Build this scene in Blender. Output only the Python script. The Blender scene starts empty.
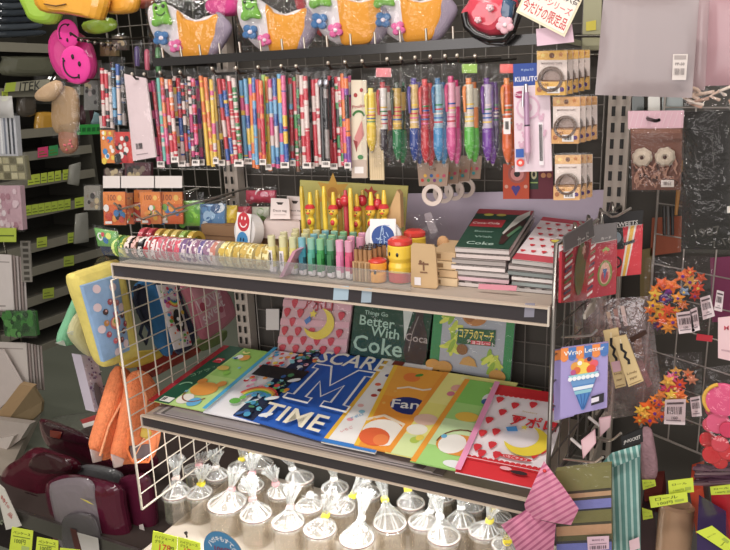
import bpy, math, random
from mathutils import Vector as V
rnd = random.Random(7)
sc = bpy.context.scene
COL = sc.collection
# ------------------------------------------------------------------ camera
F = 702.449; PX, PY = 365.0, 275.0
CAM = V((1.059, -1.428, 1.45))
def _cam():
    a = V((-1113-PX, 140-PY, F)); b = V((460-PX, 2890-PY, F))
    X = (-a).normalized(); Z = (-b).normalized(); Y = Z.cross(X).normalized()
    return X, Y, Z
RX, RY, RZ = _cam()
def ray(px, py):
    c = V(((px-PX)/F, (py-PY)/F, 1.0))
    return V((RX.dot(c), RY.dot(c), RZ.dot(c)))
def W(px, py, Y=None, X=None, Z=None, P=None):
    """point of the room that a line of sight meets on the plane X=, Y=, Z= or P=(point, normal)"""
    d = ray(px, py)
    if Y is not None: t = (Y-CAM.y)/d.y
    elif X is not None: t = (X-CAM.x)/d.x
    elif Z is not None: t = (Z-CAM.z)/d.z
    else: t = (P[0]-CAM).dot(P[1])/d.dot(P[1])
    return CAM+d*t
cd = bpy.data.cameras.new('camera'); cam = bpy.data.objects.new('camera', cd); COL.objects.link(cam)
right = V((RX.x, RY.x, RZ.x)); down = V((RX.y, RY.y, RZ.y)); fwd = V((RX.z, RY.z, RZ.z))
from mathutils import Matrix
m3 = Matrix((right, -down, -fwd)).transposed().to_4x4(); m3.translation = CAM
cam.matrix_world = m3
cd.sensor_width = 36; cd.lens = F/730*36; cd.clip_start = .02
sc.camera = cam
# ------------------------------------------------------------------ materials
def lin(c):
    return c/12.92 if c <= .04045 else ((c+.055)/1.055)**2.4
def rgb(h):
    c = [lin(int(h[i:i+2], 16)/255) for i in (0, 2, 4)]; y = .3*c[0]+.6*c[1]+.1*c[2]
    return [(y+(x-y)*.93)*.95 for x in c]+[1]
_M = {}
def mat(h, kind='paper'):
    k = (h, kind)
    if k in _M: return _M[k]
    m = bpy.data.materials.new(kind+'_'+h); m.use_nodes = True
    n = m.node_tree.nodes; l = m.node_tree.links; p = n['Principled BSDF']; out = n['Material Output']
    c = rgb(h)
    def noise(scale, detail=2):
        tc = n.new('ShaderNodeTexCoord'); t = n.new('ShaderNodeTexNoise'); t.inputs['Scale'].default_value = scale
        t.inputs['Detail'].default_value = detail; l.new(tc.outputs['Object'], t.inputs['Vector']); return t
    def vary(scale, amt):
        t = noise(scale); mx = n.new('ShaderNodeMix'); mx.data_type = 'RGBA'
        mx.inputs['A'].default_value = [x*(1-amt) for x in c[:3]]+[1]; mx.inputs['B'].default_value = [min(1, x*(1+amt)) for x in c[:3]]+[1]
        l.new(t.outputs['Fac'], mx.inputs['Factor']); l.new(mx.outputs['Result'], p.inputs['Base Color'])
    def bump(scale, st, dist=.002, tgt=None, detail=2):
        t = noise(scale, detail); b = n.new('ShaderNodeBump'); b.inputs['Strength'].default_value = st; b.inputs['Distance'].default_value = dist
        l.new(t.outputs['Fac'], b.inputs['Height']); l.new(b.outputs['Normal'], (tgt or p).inputs['Normal'])
    p.inputs['Base Color'].default_value = c
    if kind == 'paper': vary(30, .05); p.inputs['Roughness'].default_value = .6
    elif kind == 'matte': vary(20, .07); p.inputs['Roughness'].default_value = .9; p.inputs['Specular IOR Level'].default_value = .2
    elif kind == 'gloss': vary(25, .04); p.inputs['Roughness'].default_value = .22; p.inputs['Coat Weight'].default_value = .3
    elif kind == 'vinyl': vary(12, .08); bump(25, .35, .006); p.inputs['Roughness'].default_value = .16; p.inputs['Coat Weight'].default_value = .5
    elif kind == 'soft': vary(12, .05); p.inputs['Roughness'].default_value = .5; p.inputs['Specular IOR Level'].default_value = .2
    elif kind == 'cloth': vary(60, .15); bump(300, .5, .001); p.inputs['Roughness'].default_value = .95
    elif kind == 'mesh': vary(120, .3); bump(250, .8, .003); p.inputs['Roughness'].default_value = .8
    elif kind == 'floor': vary(220, .35); bump(160, .3, .001); p.inputs['Roughness'].default_value = .8
    elif kind == 'metal': vary(15, .05); p.inputs['Metallic'].default_value = .85; p.inputs['Roughness'].default_value = .3
    elif kind == 'wire': vary(15, .05); p.inputs['Metallic'].default_value = .3; p.inputs['Roughness'].default_value = .35
    elif kind == 'lamp':
        p.inputs['Emission Color'].default_value = c; p.inputs['Emission Strength'].default_value = 6
    elif kind in ('film', 'crinkle', 'bag', 'streak', 'milky', 'glass', 'acrylic'):
        tr = n.new('ShaderNodeBsdfTransparent'); gl = n.new('ShaderNodeBsdfGlossy'); mx = n.new('ShaderNodeMixShader'); lw = n.new('ShaderNodeLayerWeight')
        base, fres, sc_, st, rough, dif = {'film': (.012, .3, 42, 1.0, .05, .012), 'bag': (.08, .5, 50, 1.0, .14, .17), 'crinkle': (.01, .6, 32, 1.0, .08, .01), 'streak': (.1, .5, 50, 1.0, .2, .42), 'milky': (.03, .2, 18, .35, .2, .62),
                                       'glass': (.05, .6, 5, .0, .03, .02), 'acrylic': (.04, .4, 5, .0, .05, .06)}[kind]
        tr.inputs['Color'].default_value = [.5+.5*x for x in c[:3]]+[1] if kind != 'film' else (.97, .97, .97, 1)
        gl.inputs['Color'].default_value = (1, 1, 1, 1); gl.inputs['Roughness'].default_value = rough
        lw.inputs['Blend'].default_value = .25
        if st: bump(sc_, st, .016 if kind == 'crinkle' else .006, gl, 3)
        mt = n.new('ShaderNodeMath'); mt.operation = 'MULTIPLY_ADD'; mt.inputs[1].default_value = fres; mt.inputs[2].default_value = base; mt.use_clamp = True
        l.new(lw.outputs['Facing'], mt.inputs[0]); l.new(mt.outputs[0], mx.inputs[0])
        src = tr
        if dif:
            df = n.new('ShaderNodeBsdfDiffuse'); df.inputs['Color'].default_value = c; m2 = n.new('ShaderNodeMixShader'); m2.inputs[0].default_value = dif
            l.new(tr.outputs[0], m2.inputs[1]); l.new(df.outputs[0], m2.inputs[2]); src = m2
        l.new(src.outputs[0], mx.inputs[1]); l.new(gl.outputs[0], mx.inputs[2]); l.new(mx.outputs[0], out.inputs[0])
    m.diffuse_color = c
    _M[k] = m
    return m
def mk(c):
    return mat(*c.split(':')) if isinstance(c, str) else c
# ------------------------------------------------------------------ mesh builder
class B:
    def __init__(s): s.v = []; s.f = []; s.m = []; s.sm = []; s.ms = []
    def mi(s, c):
        m = mk(c)
        if m not in s.ms: s.ms.append(m)
        return s.ms.index(m)
    def add(s, vs, fs, c, smooth=False):
        o = len(s.v); s.v += [V(x) for x in vs]; i = s.mi(c)
        for f in fs: s.f.append([o+k for k in f]); s.m.append(i); s.sm.append(smooth)
    def box(s, a, b, c):
        x0, y0, z0 = a; x1, y1, z1 = b
        s.hexa([V((x0, y0, z0)), V((x1, y0, z0)), V((x1, y1, z0)), V((x0, y1, z0)), V((x0, y0, z1)), V((x1, y0, z1)), V((x1, y1, z1)), V((x0, y1, z1))], c)
    def hexa(s, p, c):
        s.add(p, [(3, 2, 1, 0), (4, 5, 6, 7), (0, 1, 5, 4), (1, 2, 6, 5), (2, 3, 7, 6), (3, 0, 4, 7)], c)
    def prism(s, pts, off, c, side=None):
        n = len(pts); off = V(off); vs = [V(p) for p in pts]+[V(p)+off for p in pts]
        s.add(vs, [list(range(n)), list(range(2*n-1, n-1, -1))], c)
        s.add(vs, [(i, (i+1) % n, n+(i+1) % n, n+i) for i in range(n)], side or c)
    def tube(s, path, r, c, n=6, cap=True):
        path = [V(p) for p in path]; rs = r if isinstance(r, (list, tuple)) else [r]*len(path)
        vs = []; up = None
        for i, p in enumerate(path):
            d = (path[min(i+1, len(path)-1)]-path[max(i-1, 0)])
            d = d.normalized() if d.length > 1e-9 else V((0, 0, 1))
            if up is None or abs(up.dot(d)) > .95: up = V((0, 0, 1)) if abs(d.z) < .9 else V((1, 0, 0))
            a = d.cross(up).normalized(); b = a.cross(d).normalized(); up = b
            for k in range(n):
                t = 2*math.pi*k/n; vs.append(p+a*math.cos(t)*rs[i]+b*math.sin(t)*rs[i])
        fs = [(i*n+k, i*n+(k+1) % n, (i+1)*n+(k+1) % n, (i+1)*n+k) for i in range(len(path)-1) for k in range(n)]
        s.add(vs, fs, c, n > 5)
        if cap: s.add(vs[:n], [list(range(n))[::-1]], c); s.add(vs[-n:], [list(range(n))], c)
    def lathe(s, o, ax, prof, c, n=20, pleat=0, pk=0, smooth=True, cols=None):
        """prof: (distance along axis, radius); cols: colour per band"""
        o = V(o); ax = V(ax).normalized(); u = V((0, 0, 1)) if abs(ax.z) < .9 else V((1, 0, 0))
        a = ax.cross(u).normalized(); b = ax.cross(a)
        rings = []
        for j, pr in enumerate(prof):
            h, r = pr[0], pr[1]; pl = pr[2] if len(pr) > 2 else pleat
            rings.append([o+ax*h+(a*math.cos(2*math.pi*k/n)+b*math.sin(2*math.pi*k/n))*r*(1+pl*math.cos(pk*2*math.pi*k/n+.7*j)) for k in range(n)])
        for j in range(len(rings)-1):
            s.add(rings[j]+rings[j+1], [(k, (k+1) % n, n+(k+1) % n, n+k) for k in range(n)], cols[j] if cols else c, smooth)
    def ball(s, o, r, c, n=12, m=8):
        o = V(o); r = V(r) if not isinstance(r, (int, float)) else V((r, r, r)); vs = []; fs = []
        for j in range(m+1):
            t = math.pi*j/m
            for k in range(n):
                q = 2*math.pi*k/n; vs.append(o+V((r.x*math.sin(t)*math.cos(q), r.y*math.sin(t)*math.sin(q), r.z*math.cos(t))))
        for j in range(m):
            for k in range(n): fs.append((j*n+k, j*n+(k+1) % n, (j+1)*n+(k+1) % n, (j+1)*n+k))
        s.add(vs, fs, c, True)
    def puff(s, pts, nrm, h, c, back=None, lev=5, hb=None):
        """rounded cushion over an outline"""
        pts = [V(p) for p in pts]; n = len(pts); cen = sum(pts, V())/n; nrm = V(nrm)
        for sg, hh in ((1, h), (-1, h if hb is None else hb)):
            rings = []
            for j in range(lev+1):
                t = j/lev*math.pi/2; k = math.cos(t)**.55 if j < lev else .0
                rings.append([cen+(p-cen)*k+nrm*sg*hh*math.sin(t) for p in pts])
            for j in range(lev):
                fs = [(i, (i+1) % n, n+(i+1) % n, n+i) if sg > 0 else (n+i, n+(i+1) % n, (i+1) % n, i) for i in range(n)]
                s.add(rings[j]+rings[j+1], fs, c if sg > 0 else (back or c), True)
    def obj(s, name, parent=None, org=None):
        if org is None: org = V((0, 0, 0))
        me = bpy.data.meshes.new(name); me.from_pydata([tuple(v-org) for v in s.v], [], s.f)
        for m in s.ms: me.materials.append(m)
        me.polygons.foreach_set('material_index', s.m); me.polygons.foreach_set('use_smooth', s.sm); me.update()
        o = bpy.data.objects.new(name, me); COL.objects.link(o)
        if parent: o.parent = parent
        return o
    def base(s):
        xs = [v.x for v in s.v]; ys = [v.y for v in s.v]; zs = [v.z for v in s.v]
        return V(((min(xs)+max(xs))/2, (min(ys)+max(ys))/2, min(zs)))
    def solo(s, name, label, cat, group=None, kind=None):
        g = s.base(); o = s.obj(name, None, g); o.location = g; tag(o, label, cat, group, kind); return o
    def struct(s, name):
        o = s.obj(name); o['kind'] = 'structure'; return o
def tag(o, label, cat, group=None, kind=None):
    o['label'] = label; o['category'] = cat
    if group: o['group'] = group
    if kind: o['kind'] = kind
class T:
    """a thing: an empty at its base that parents its parts"""
    def __init__(s, name, label, cat, loc, group=None):
        s.loc = V(loc); s.o = bpy.data.objects.new(name, None); COL.objects.link(s.o); s.o.location = s.loc; s.o.empty_display_size = .02
        tag(s.o, label, cat, group)
    def part(s, b, name, parent=None, label=None):
        b = b.b if isinstance(b, Sheet) else b
        o = b.obj(name, parent or s.o, s.loc)
        if label: o['label'] = label
        return o
# ------------------------------------------------------------------ lettering
_G = {}
def glyphs(body):
    if body in _G: return _G[body]
    cu = bpy.data.curves.new('lettering', 'FONT'); cu.body = body; cu.resolution_u = 2; cu.offset = .012
    o = bpy.data.objects.new('lettering', cu); COL.objects.link(o)
    bpy.context.view_layer.update()
    me = o.evaluated_get(bpy.context.evaluated_depsgraph_get()).to_mesh()
    vs = [(v.co.x, v.co.y) for v in me.vertices]; fs = [list(p.vertices) for p in me.polygons]
    o.evaluated_get(bpy.context.evaluated_depsgraph_get()).to_mesh_clear()
    bpy.data.objects.remove(o); bpy.data.curves.remove(cu)
    if not vs: vs = [(0, 0), (1, 1)]; fs = []
    x0 = min(v[0] for v in vs); y0 = min(v[1] for v in vs); x1 = max(v[0] for v in vs); y1 = max(v[1] for v in vs)
    _G[body] = ([(v[0]-(x0+x1)/2, v[1]-(y0+y1)/2) for v in vs], fs, max(x1-x0, 1e-4), max(y1-y0, 1e-4))
    return _G[body]
# ------------------------------------------------------------------ printed flat goods
class Sheet:
    """a flat article with its print; corners TL,TR,BR,BL; u to the right, v up"""
    def __init__(s, TL, TR, BR, BL, t=.002, c='ffffff', Y=None, P=None, X=None, Z=None, bulge=0, b=None):
        q = [p if isinstance(p, V) else W(p[0], p[1], Y=Y, P=P, X=X, Z=Z) for p in (TL, TR, BR, BL)]
        s.tl, s.tr, s.br, s.bl = q
        s.w = ((s.tr-s.tl).length+(s.br-s.bl).length)/2; s.h = ((s.tl-s.bl).length+(s.tr-s.br).length)/2
        s.n = (s.br-s.bl).cross(s.tl-s.bl).normalized(); s.b = b or B(); s.k = 0; s.t = t; s.bulge = bulge
        if c: s.slab(c)
    def p(s, u, v, w=0):
        a = s.bl.lerp(s.br, u); b = s.tl.lerp(s.tr, u)
        if s.bulge: w += s.bulge*max(0, 4*u*(1-u))**.6*max(0, 4*v*(1-v))**.6
        return a.lerp(b, v)+s.n*w
    def slab(s, c):
        if s.bulge:
            s.grid(c, 12, 12); N = 12
            ring = [(i/N, 0) for i in range(N)]+[(1, i/N) for i in range(N)]+[(1-i/N, 1) for i in range(N)]+[(0, 1-i/N) for i in range(N)]
            vs = [s.p(*q) for q in ring]+[s.p(*q, -s.t) for q in ring]; n = len(ring)
            s.b.add(vs, [(n+i, n+(i+1) % n, (i+1) % n, i) for i in range(n)]+[list(range(2*n-1, n-1, -1))], c)
        else:
            f = [s.p(0, 0), s.p(1, 0), s.p(1, 1), s.p(0, 1)]
            s.b.hexa([x-s.n*s.t for x in f]+f, c)
        return s
    def grid(s, c, nx, ny, w=0):
        vs = [s.p(i/nx, j/ny, w) for j in range(ny+1) for i in range(nx+1)]
        s.b.add(vs, [(j*(nx+1)+i, j*(nx+1)+i+1, (j+1)*(nx+1)+i+1, (j+1)*(nx+1)+i) for j in range(ny) for i in range(nx)], c, True)
    def lift(s):
        s.k += 1; return .0003+.00012*s.k
    def r(s, u0, v0, u1, v1, c):
        if s.bulge:
            w = s.lift(); nx = max(1, int(abs(u1-u0)*12)); ny = max(1, int(abs(v1-v0)*12))
            vs = [s.p(u0+(u1-u0)*i/nx, v0+(v1-v0)*j/ny, w) for j in range(ny+1) for i in range(nx+1)]
            s.b.add(vs, [(j*(nx+1)+i, j*(nx+1)+i+1, (j+1)*(nx+1)+i+1, (j+1)*(nx+1)+i) for j in range(ny) for i in range(nx)], c, True); return s
        return s.pg([(u0, v0), (u1, v0), (u1, v1), (u0, v1)], c)
    def pg(s, pts, c, w=None):
        w = s.lift() if w is None else w
        s.b.add([s.p(u, v, w) for u, v in pts], [list(range(len(pts)))], c); return s
    def e(s, u, v, r, c, ry=None, n=14, rot=0):
        """ellipse, r in parts of the width"""
        ry = r if ry is None else ry; k = s.w/s.h; ca, sa = math.cos(rot), math.sin(rot)
        pts = []
        for i in range(n):
            x = r*math.cos(2*math.pi*i/n); y = ry*math.sin(2*math.pi*i/n); pts.append((u+x*ca-y*sa, v+(x*sa+y*ca)*k))
        return s.pg(pts, c)
    def star(s, u, v, r, c, n=6, q=.5, rot=0):
        k = s.w/s.h; pts = []
        for i in range(2*n):
            rr = r if i % 2 == 0 else r*q; a = math.pi*i/n+rot; pts.append((u+rr*math.sin(a), v+rr*math.cos(a)*k))
        w = s.lift(); s.b.add([s.p(u, v, w)]+[s.p(a, b, w) for a, b in pts], [(0, 1+(i+1) % (2*n), 1+i) for i in range(2*n)], c); return s
    def line(s, pts, th, c):
        """stroke of thickness th (parts of the width)"""
        k = s.w/s.h; w = s.lift(); L = []; R = []
        for i, (u, v) in enumerate(pts):
            a = pts[max(i-1, 0)]; b = pts[min(i+1, len(pts)-1)]; dx, dy = b[0]-a[0], (b[1]-a[1])/k; d = math.hypot(dx, dy) or 1
            L.append(s.p(u-dy/d*th/2, v+dx/d*th/2*k, w)); R.append(s.p(u+dy/d*th/2, v-dx/d*th/2*k, w))
        n = len(pts); s.b.add(L+R, [(i, n+i, n+i+1, i+1) for i in range(n-1)], c); return s
    def arc(s, u, v, r, a0, a1, th, c, n=10):
        k = s.w/s.h
        return s.line([(u+r*math.cos(math.radians(a0+(a1-a0)*i/n)), v+r*math.sin(math.radians(a0+(a1-a0)*i/n))*k) for i in range(n+1)], th, c)
    def t_(s, body, u, v, hgt, c, rot=0, wid=None):
        """lettering centred at u,v; hgt and wid in parts of the width"""
        vs, fs, gw, gh = glyphs(body); k = s.w/s.h; sy = hgt/gh; sx = (wid/gw) if wid else sy; a = math.radians(rot); ca, sa = math.cos(a), math.sin(a)
        w = s.lift()
        s.b.add([s.p(u+x*sx*ca-y*sy*sa, v+(x*sx*sa+y*sy*ca)*k, w) for x, y in vs], fs, c); return s
    def barcode(s, u0, v0, u1, v1, c='1c1a1c'):
        n = 9
        for i in range(n):
            a = u0+(u1-u0)*i/n; s.r(a, v0, a+(u1-u0)/n*rnd.choice((.35, .55, .7)), v1, c)
        return s
    def obj(s, *a): return s.b.obj(*a)
    def solo(s, *a, **k): return s.b.solo(*a, **k)
def rc(x0, y0, x1, y1, Y, lean=0, **k):
    return Sheet((x0, y0), (x1, y0), (x1+lean, y1), (x0+lean, y1), Y=Y, **k)
def film(TL, TR, BR, BL, bulge=.008, c='ffffff:film', **k):
    return Sheet(TL, TR, BR, BL, c=None, bulge=bulge, **k).skin(c)
def _skin(s, c): s.grid(c, 8, 8); return s
Sheet.skin = _skin
ORD = ['first', 'second', 'third', 'fourth', 'fifth', 'sixth', 'seventh', 'eighth', 'ninth', 'tenth', 'eleventh', 'twelfth', 'thirteenth', 'fourteenth', 'fifteenth', 'sixteenth', 'seventeenth', 'eighteenth', 'nineteenth', 'twentieth', 'twenty-first', 'twenty-second', 'twenty-third', 'twenty-fourth', 'twenty-fifth', 'twenty-sixth', 'twenty-seventh', 'twenty-eighth', 'twenty-ninth', 'thirtieth']
def mid(a, b, t=.5): return V(a).lerp(V(b), t)
# ================================================================== the shop
b = B(); b.add([(-6, -4, 0), (4, -4, 0), (4, 5, 0), (-6, 5, 0)], [(0, 1, 2, 3)], '74796a:floor'); b.struct('floor')
b = B(); b.box((-6, 4.9, 0), (4, 5, 3.2), '57534a:matte'); b.struct('wall_back')
b = B(); b.box((-6, -4, 3.0), (4, 5, 3.1), 'c9c4bb:matte'); b.struct('ceiling')
# ------------------------------------------------------------------ main gondola
g = T('gondola_frame', 'grey slotted steel gondola frame behind the stationery shelves', 'shelving frame', (.45, .02, 0))
for x in (0.0, .9):
    s = Sheet(V((x-.02, -.012, 2.0)), V((x+.02, -.012, 2.0)), V((x+.02, -.012, 0)), V((x-.02, -.012, 0)), t=.03, c='b3a79c:matte')
    z = .3
    while z < 1.95:
        for u in (.28, .72): s.r(u-.085, z/2, u+.085, (z+.018)/2, '15120f')
        z += .03
    g.part(s, 'upright')
b = B(); b.box((-.04, .03, .1), (1.6, .04, 2.05), '4d4944:matte'); g.part(b, 'back_panel')
b = B(); b.box((-.04, -.45, 0), (1.6, .03, .12), '3a3632:matte'); g.part(b, 'base_plinth')
def shelf(name, lab, x0, x1, y0, zt, rail, th=.022, colr='3c3639', top='b3a496'):
    t = T('display_shelf', lab, 'shelf', ((x0+x1)/2, y0/2, zt-th))
    b = B(); b.box((x0, y0, zt-.006), (x1, .0, zt), top+':matte'); b.box((x0, y0+.002, zt-th), (x1, y0+.02, zt-.006), top+':matte'); t.part(b, 'board')
    b = B(); b.box((x0, y0-.006, zt-rail+.002), (x1, y0-.0005, zt+.001), colr+':gloss')
    p = t.part(b, 'price_rail')
    b = B()
    b.box((x0, y0-.009, zt-.001), (x1, y0-.0005, zt+.0025), 'cbb8a4'); b.box((x0, y0-.009, zt-rail-.002), (x1, y0-.0005, zt-rail+.0015), 'cbb8a4')
    for x in (x0-.003, x1): b.box((x, y0-.009, zt-rail-.002), (x+.003, y0-.0005, zt+.0025), 'd5c9bb')
    t.part(b, 'rail_trim', p)
    for x in (0.0, .9):
        b = B(); b.hexa([V((x-.002, -.002, zt-.08)), V((x+.002, -.002, zt-.08)), V((x+.002, -.002, zt-th)), V((x-.002, -.002, zt-th)), V((x-.002, y0+.05, zt-.03)), V((x+.002, y0+.05, zt-.03)), V((x+.002, y0+.05, zt-th)), V((x-.002, y0+.05, zt-th))], 'b5aca0:matte'); t.part(b, 'bracket')
    return t
ZU, ZL, ZB = 1.108, .742, .42
su = shelf('display_shelf', 'upper shelf with dark price rail carrying tape rolls, glue tubes and notebooks', -.05, .853, -.37, ZU, .027)
sl = shelf('display_shelf', 'middle shelf with dark price rail carrying the row of overlapping printed files', -.058, .853, -.335, ZL, .026)
sb = shelf('display_shelf', 'pale bottom shelf carrying the glass jars tied in clear bags', -.06, .9, -.40, ZB, .026, top='c4b8aa')
for x0, x1, c in ((334, 349, 'a9c0cf'), (362, 372, '9fb0bd'), (525, 535, '8d8a98')):
    s = rc(x0, 286+.09*(x0-334), x1, 300+.09*(x0-334), -.3765, lean=-1, t=.0008, c=c+':gloss'); su.part(s, 'label_strip')
# acrylic front guard on the upper shelf
b = B(); b.box((-.04, -.366, ZU+.0025), (.62, -.364, ZU+.034), 'eef2f2:acrylic')
b.box((-.04, -.367, ZU+.033), (.62, -.363, ZU+.035), 'eef2f2:acrylic')
b.solo('shelf_guard', 'clear acrylic guard strip standing along the front edge of the upper shelf', 'shelf guard')
# lavender backing board behind the ring cards
s = Sheet((392, 194), (606, 190), (606, 250), (392, 268), t=.004, c='b8abbc:matte', Y=-.004)
s.solo('backing_board', 'plain lavender-grey board behind the white ring tags above the notebooks', 'board')
def wire_panel(name, label, o, du, dv, nu, nv, c, r=.0016, rf=.0028, cat='wire rack'):
    """o corner, du/dv full edge vectors"""
    o = V(o); du = V(du); dv = V(dv); t = T(name, label, cat, o)
    b = B(); b.tube([o, o+du, o+du+dv, o+dv, o], rf, c, 6); t.part(b, 'frame')
    b = B()
    for i in range(1, nu): b.tube([o+du*i/nu, o+du*i/nu+dv], r, c, 5)
    for j in range(1, nv): b.tube([o+dv*j/nv, o+dv*j/nv+du], r, c, 5)
    t.part(b, 'wire_grid'); return t
wire_panel('wire_rack', 'grey wire rack between the uprights behind the hanging pencils and cases', (.03, .012, .5), (.84, 0, 0), (0, 0, 1.3), 18, 26, '77716a:wire', .0013, .002)
wire_panel('wire_rack', 'white wire grid panel at the left end of the shelves', (-.066, -.37, .515), (0, .345, 0), (0, 0, .555), 7, 14, 'ded3c4:wire', .0016, .003)
# right hand rail panel
pr0 = V((.862, -.375, .80)); pd = V((.05, .36, 0))
tp = wire_panel('wire_rack', 'grey chrome wire rack projecting at the right end of the shelves', pr0, pd, (0, 0, .41), 7, 9, '8a8580:metal', .0016, .004)
for k in range(4):
    b = B(); q = pr0+V((0, 0, .41))+pd*(.22+.2*k); b.tube([q+V((.004, 0, -.012)), q+V((.004, 0, .01)), q+V((0, .012, .016)), q+V((-.004, .012, -.012))], .003, 'b9b4ac:metal'); tp.part(b, 'clip')
# grid at the far right, turned towards the aisle
def WP(px, py): return W(px, py, P=(V((1.0, -.12, 1)), V((.55, -1, 0)).normalized() if False else V((-.35, -1, 0)).normalized()))
# black hook rail with pins
bt = T('hook_rail', 'black hook rail with small bright pins running below the yellow novelty bags', 'hook rail', (.42, -.2, 1.49))
b = B(); b.box((-.035, -.206, 1.507), (.83, -.194, 1.524), '211e1d:gloss'); bt.part(b, 'rail')
for i in range(17):
    x = -.01+i*.05; b = B(); b.tube([(x, -.199, 1.522), (x, -.201, 1.545)], .0022, 'cfc6b8:metal'); bt.part(b, 'pin')
for x in (-.02, .82):
    b = B(); b.box((x-.006, -.194, 1.508), (x+.006, .012, 1.518), '211e1d:gloss'); bt.part(b, 'bracket')
hx = [(132, 74), (144, 74), (160, 72.5), (180, 72), (212, 68.5), (236, 68), (258, 67), (281, 66), (296, 66), (328, 63), (345, 62), (362, 61), (387, 59), (401, 58.5), (415, 57.5), (430, 56.5), (445, 56), (457, 55.5), (475, 56)]
for i, (x, y) in enumerate(hx):
    q = W(x, y, Y=-.262); b = B(); z = q.z-.008
    b.tube([(q.x, .008, z+.008), (q.x, -.2, z), (q.x, -.252, z-.002), (q.x, -.262, q.z)], .0024, '4d4844:metal')
    t = T('display_hook', ORD[i]+' dark wire hook from the left in the row above the hanging pencils and pens', 'hook', (q.x, 0, z), 'hooks above the pencils'); t.part(b, 'rod')
    b = B(); b.ball((q.x, -.262, q.z), .0035, 'e2d8ca:metal', 8, 6); t.part(b, 'tip')
# ------------------------------------------------------------------ pencil packs on the hooks
CH = {'r': 'd4243c', 'p': 'e85a94', 'm': 'c01f6e', 'o': 'ef7a2c', 'y': 'f2c82e', 'b': '2f5fb4', 's': '6fb2de', 'g': '2f8a44', 'l': '9fcf5a', 'k': '1c1a1e', 'w': 'e8d4ce', 'n': '7a5236', 'v': '7a3f9e', 'c': 'f6e3c4', 't': '66c2b4', 'z': '9a8f8c', 'd': '2a3f66'}
def pencil(b, a, e, r, pal, seg, rr):
    """printed hexagonal pencil from a (top) to e (bottom)"""
    a = V(a); e = V(e); last = None
    ts = [0]+sorted(rr.uniform(.03, .97) for _ in range(seg-1))+[1]
    for i in range(seg):
        ch = rr.choice([q for q in pal if q != last] or pal); last = ch
        b.tube([a.lerp(e, ts[i]), a.lerp(e, ts[i+1])], r, CH[ch]+':gloss', 6, i in (0, seg-1))
packs = [  # x top, x bottom, width, palettes of the pencils, segments, look
 (151, 161, 7, ['kpp', 'mrr'], 9, 'black and pink pencils with red feet beside the white card'),
 (160, 167, 7, ['twp', 'rpo'], 14, 'mint and pink flowery pencils'),
 (168, 175, 7, ['rrwk', 'row'], 14, 'red and orange speckled pencils'),
 (176, 182, 7, ['kwy', 'bwr'], 18, 'black pencils with tiny white and yellow figures'),
 (184, 190, 7, ['kkwr', 'nkb'], 16, 'dark flowery pencils with navy feet'),
 (191, 196, 7, ['mwk', 'pkr'], 20, 'pencils dotted with pink and black hearts'),
 (197, 202, 5, ['vzp'], 9, 'single grey and violet pencil'),
 (203, 211, 9, ['ooy', 'oyo'], 8, 'plain orange pencils with yellow bands'),
 (211, 216, 5, ['ywp'], 12, 'thin yellow and pink pencil'),
 (215, 222, 6, ['zyz', 'nyk'], 6, 'smoky grey pencils with yellow feet'),
 (221, 231, 9, ['brrw', 'bwyr'], 10, 'leaning blue and red lettered pencils'),
 (231, 239, 9, ['wrw', 'rwg'], 34, 'white pencils covered in red cherries'),
 (243, 249, 9, ['sybp', 'bysp'], 9, 'pencils with blue, yellow and pink letter blocks'),
 (252, 256, 6, ['osyp', 'bso'], 8, 'blue and orange letter block pencils'),
 (259, 263, 6, ['onr', 'oro'], 8, 'brown and orange pencils'),
 (265, 269, 6, ['sybl', 'yso'], 8, 'sky blue and yellow pencils'),
 (272, 276, 9, ['wpsw', 'spwb'], 10, 'pale pink and white letter pencils'),
 (281, 285, 8, ['bysp', 'rbyp'], 9, 'blue pencils with pink feet'),
 (290, 293, 5, ['zsr'], 9, 'thin grey blue pencil'),
 (296, 300, 6, ['gnrw', 'ngk'], 16, 'dark green and brown pencils'),
 (303, 307, 8, ['rwrr', 'rrw'], 9, 'red and white lettered pencils'),
 (309, 312, 5, ['kkz'], 5, 'plain black pencil'),
 (315, 319, 8, ['rrw', 'rwwr'], 8, 'red pencils with white panels'),
 (323, 326, 8, ['kkk', 'kzk'], 5, 'black pencils under a silver bow'),
 (331, 334, 7, ['kkr', 'kr'], 4, 'black pencils with red lower halves'),
 (338, 342, 6, ['kwrg', 'wgr'], 18, 'black and white chequered pencils'),
 (344, 348, 6, ['ovop', 'vko'], 9, 'orange and purple pencils'),
 (349, 352, 4, ['pwv'], 8, 'narrow pink and white pencil'),
]
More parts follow.
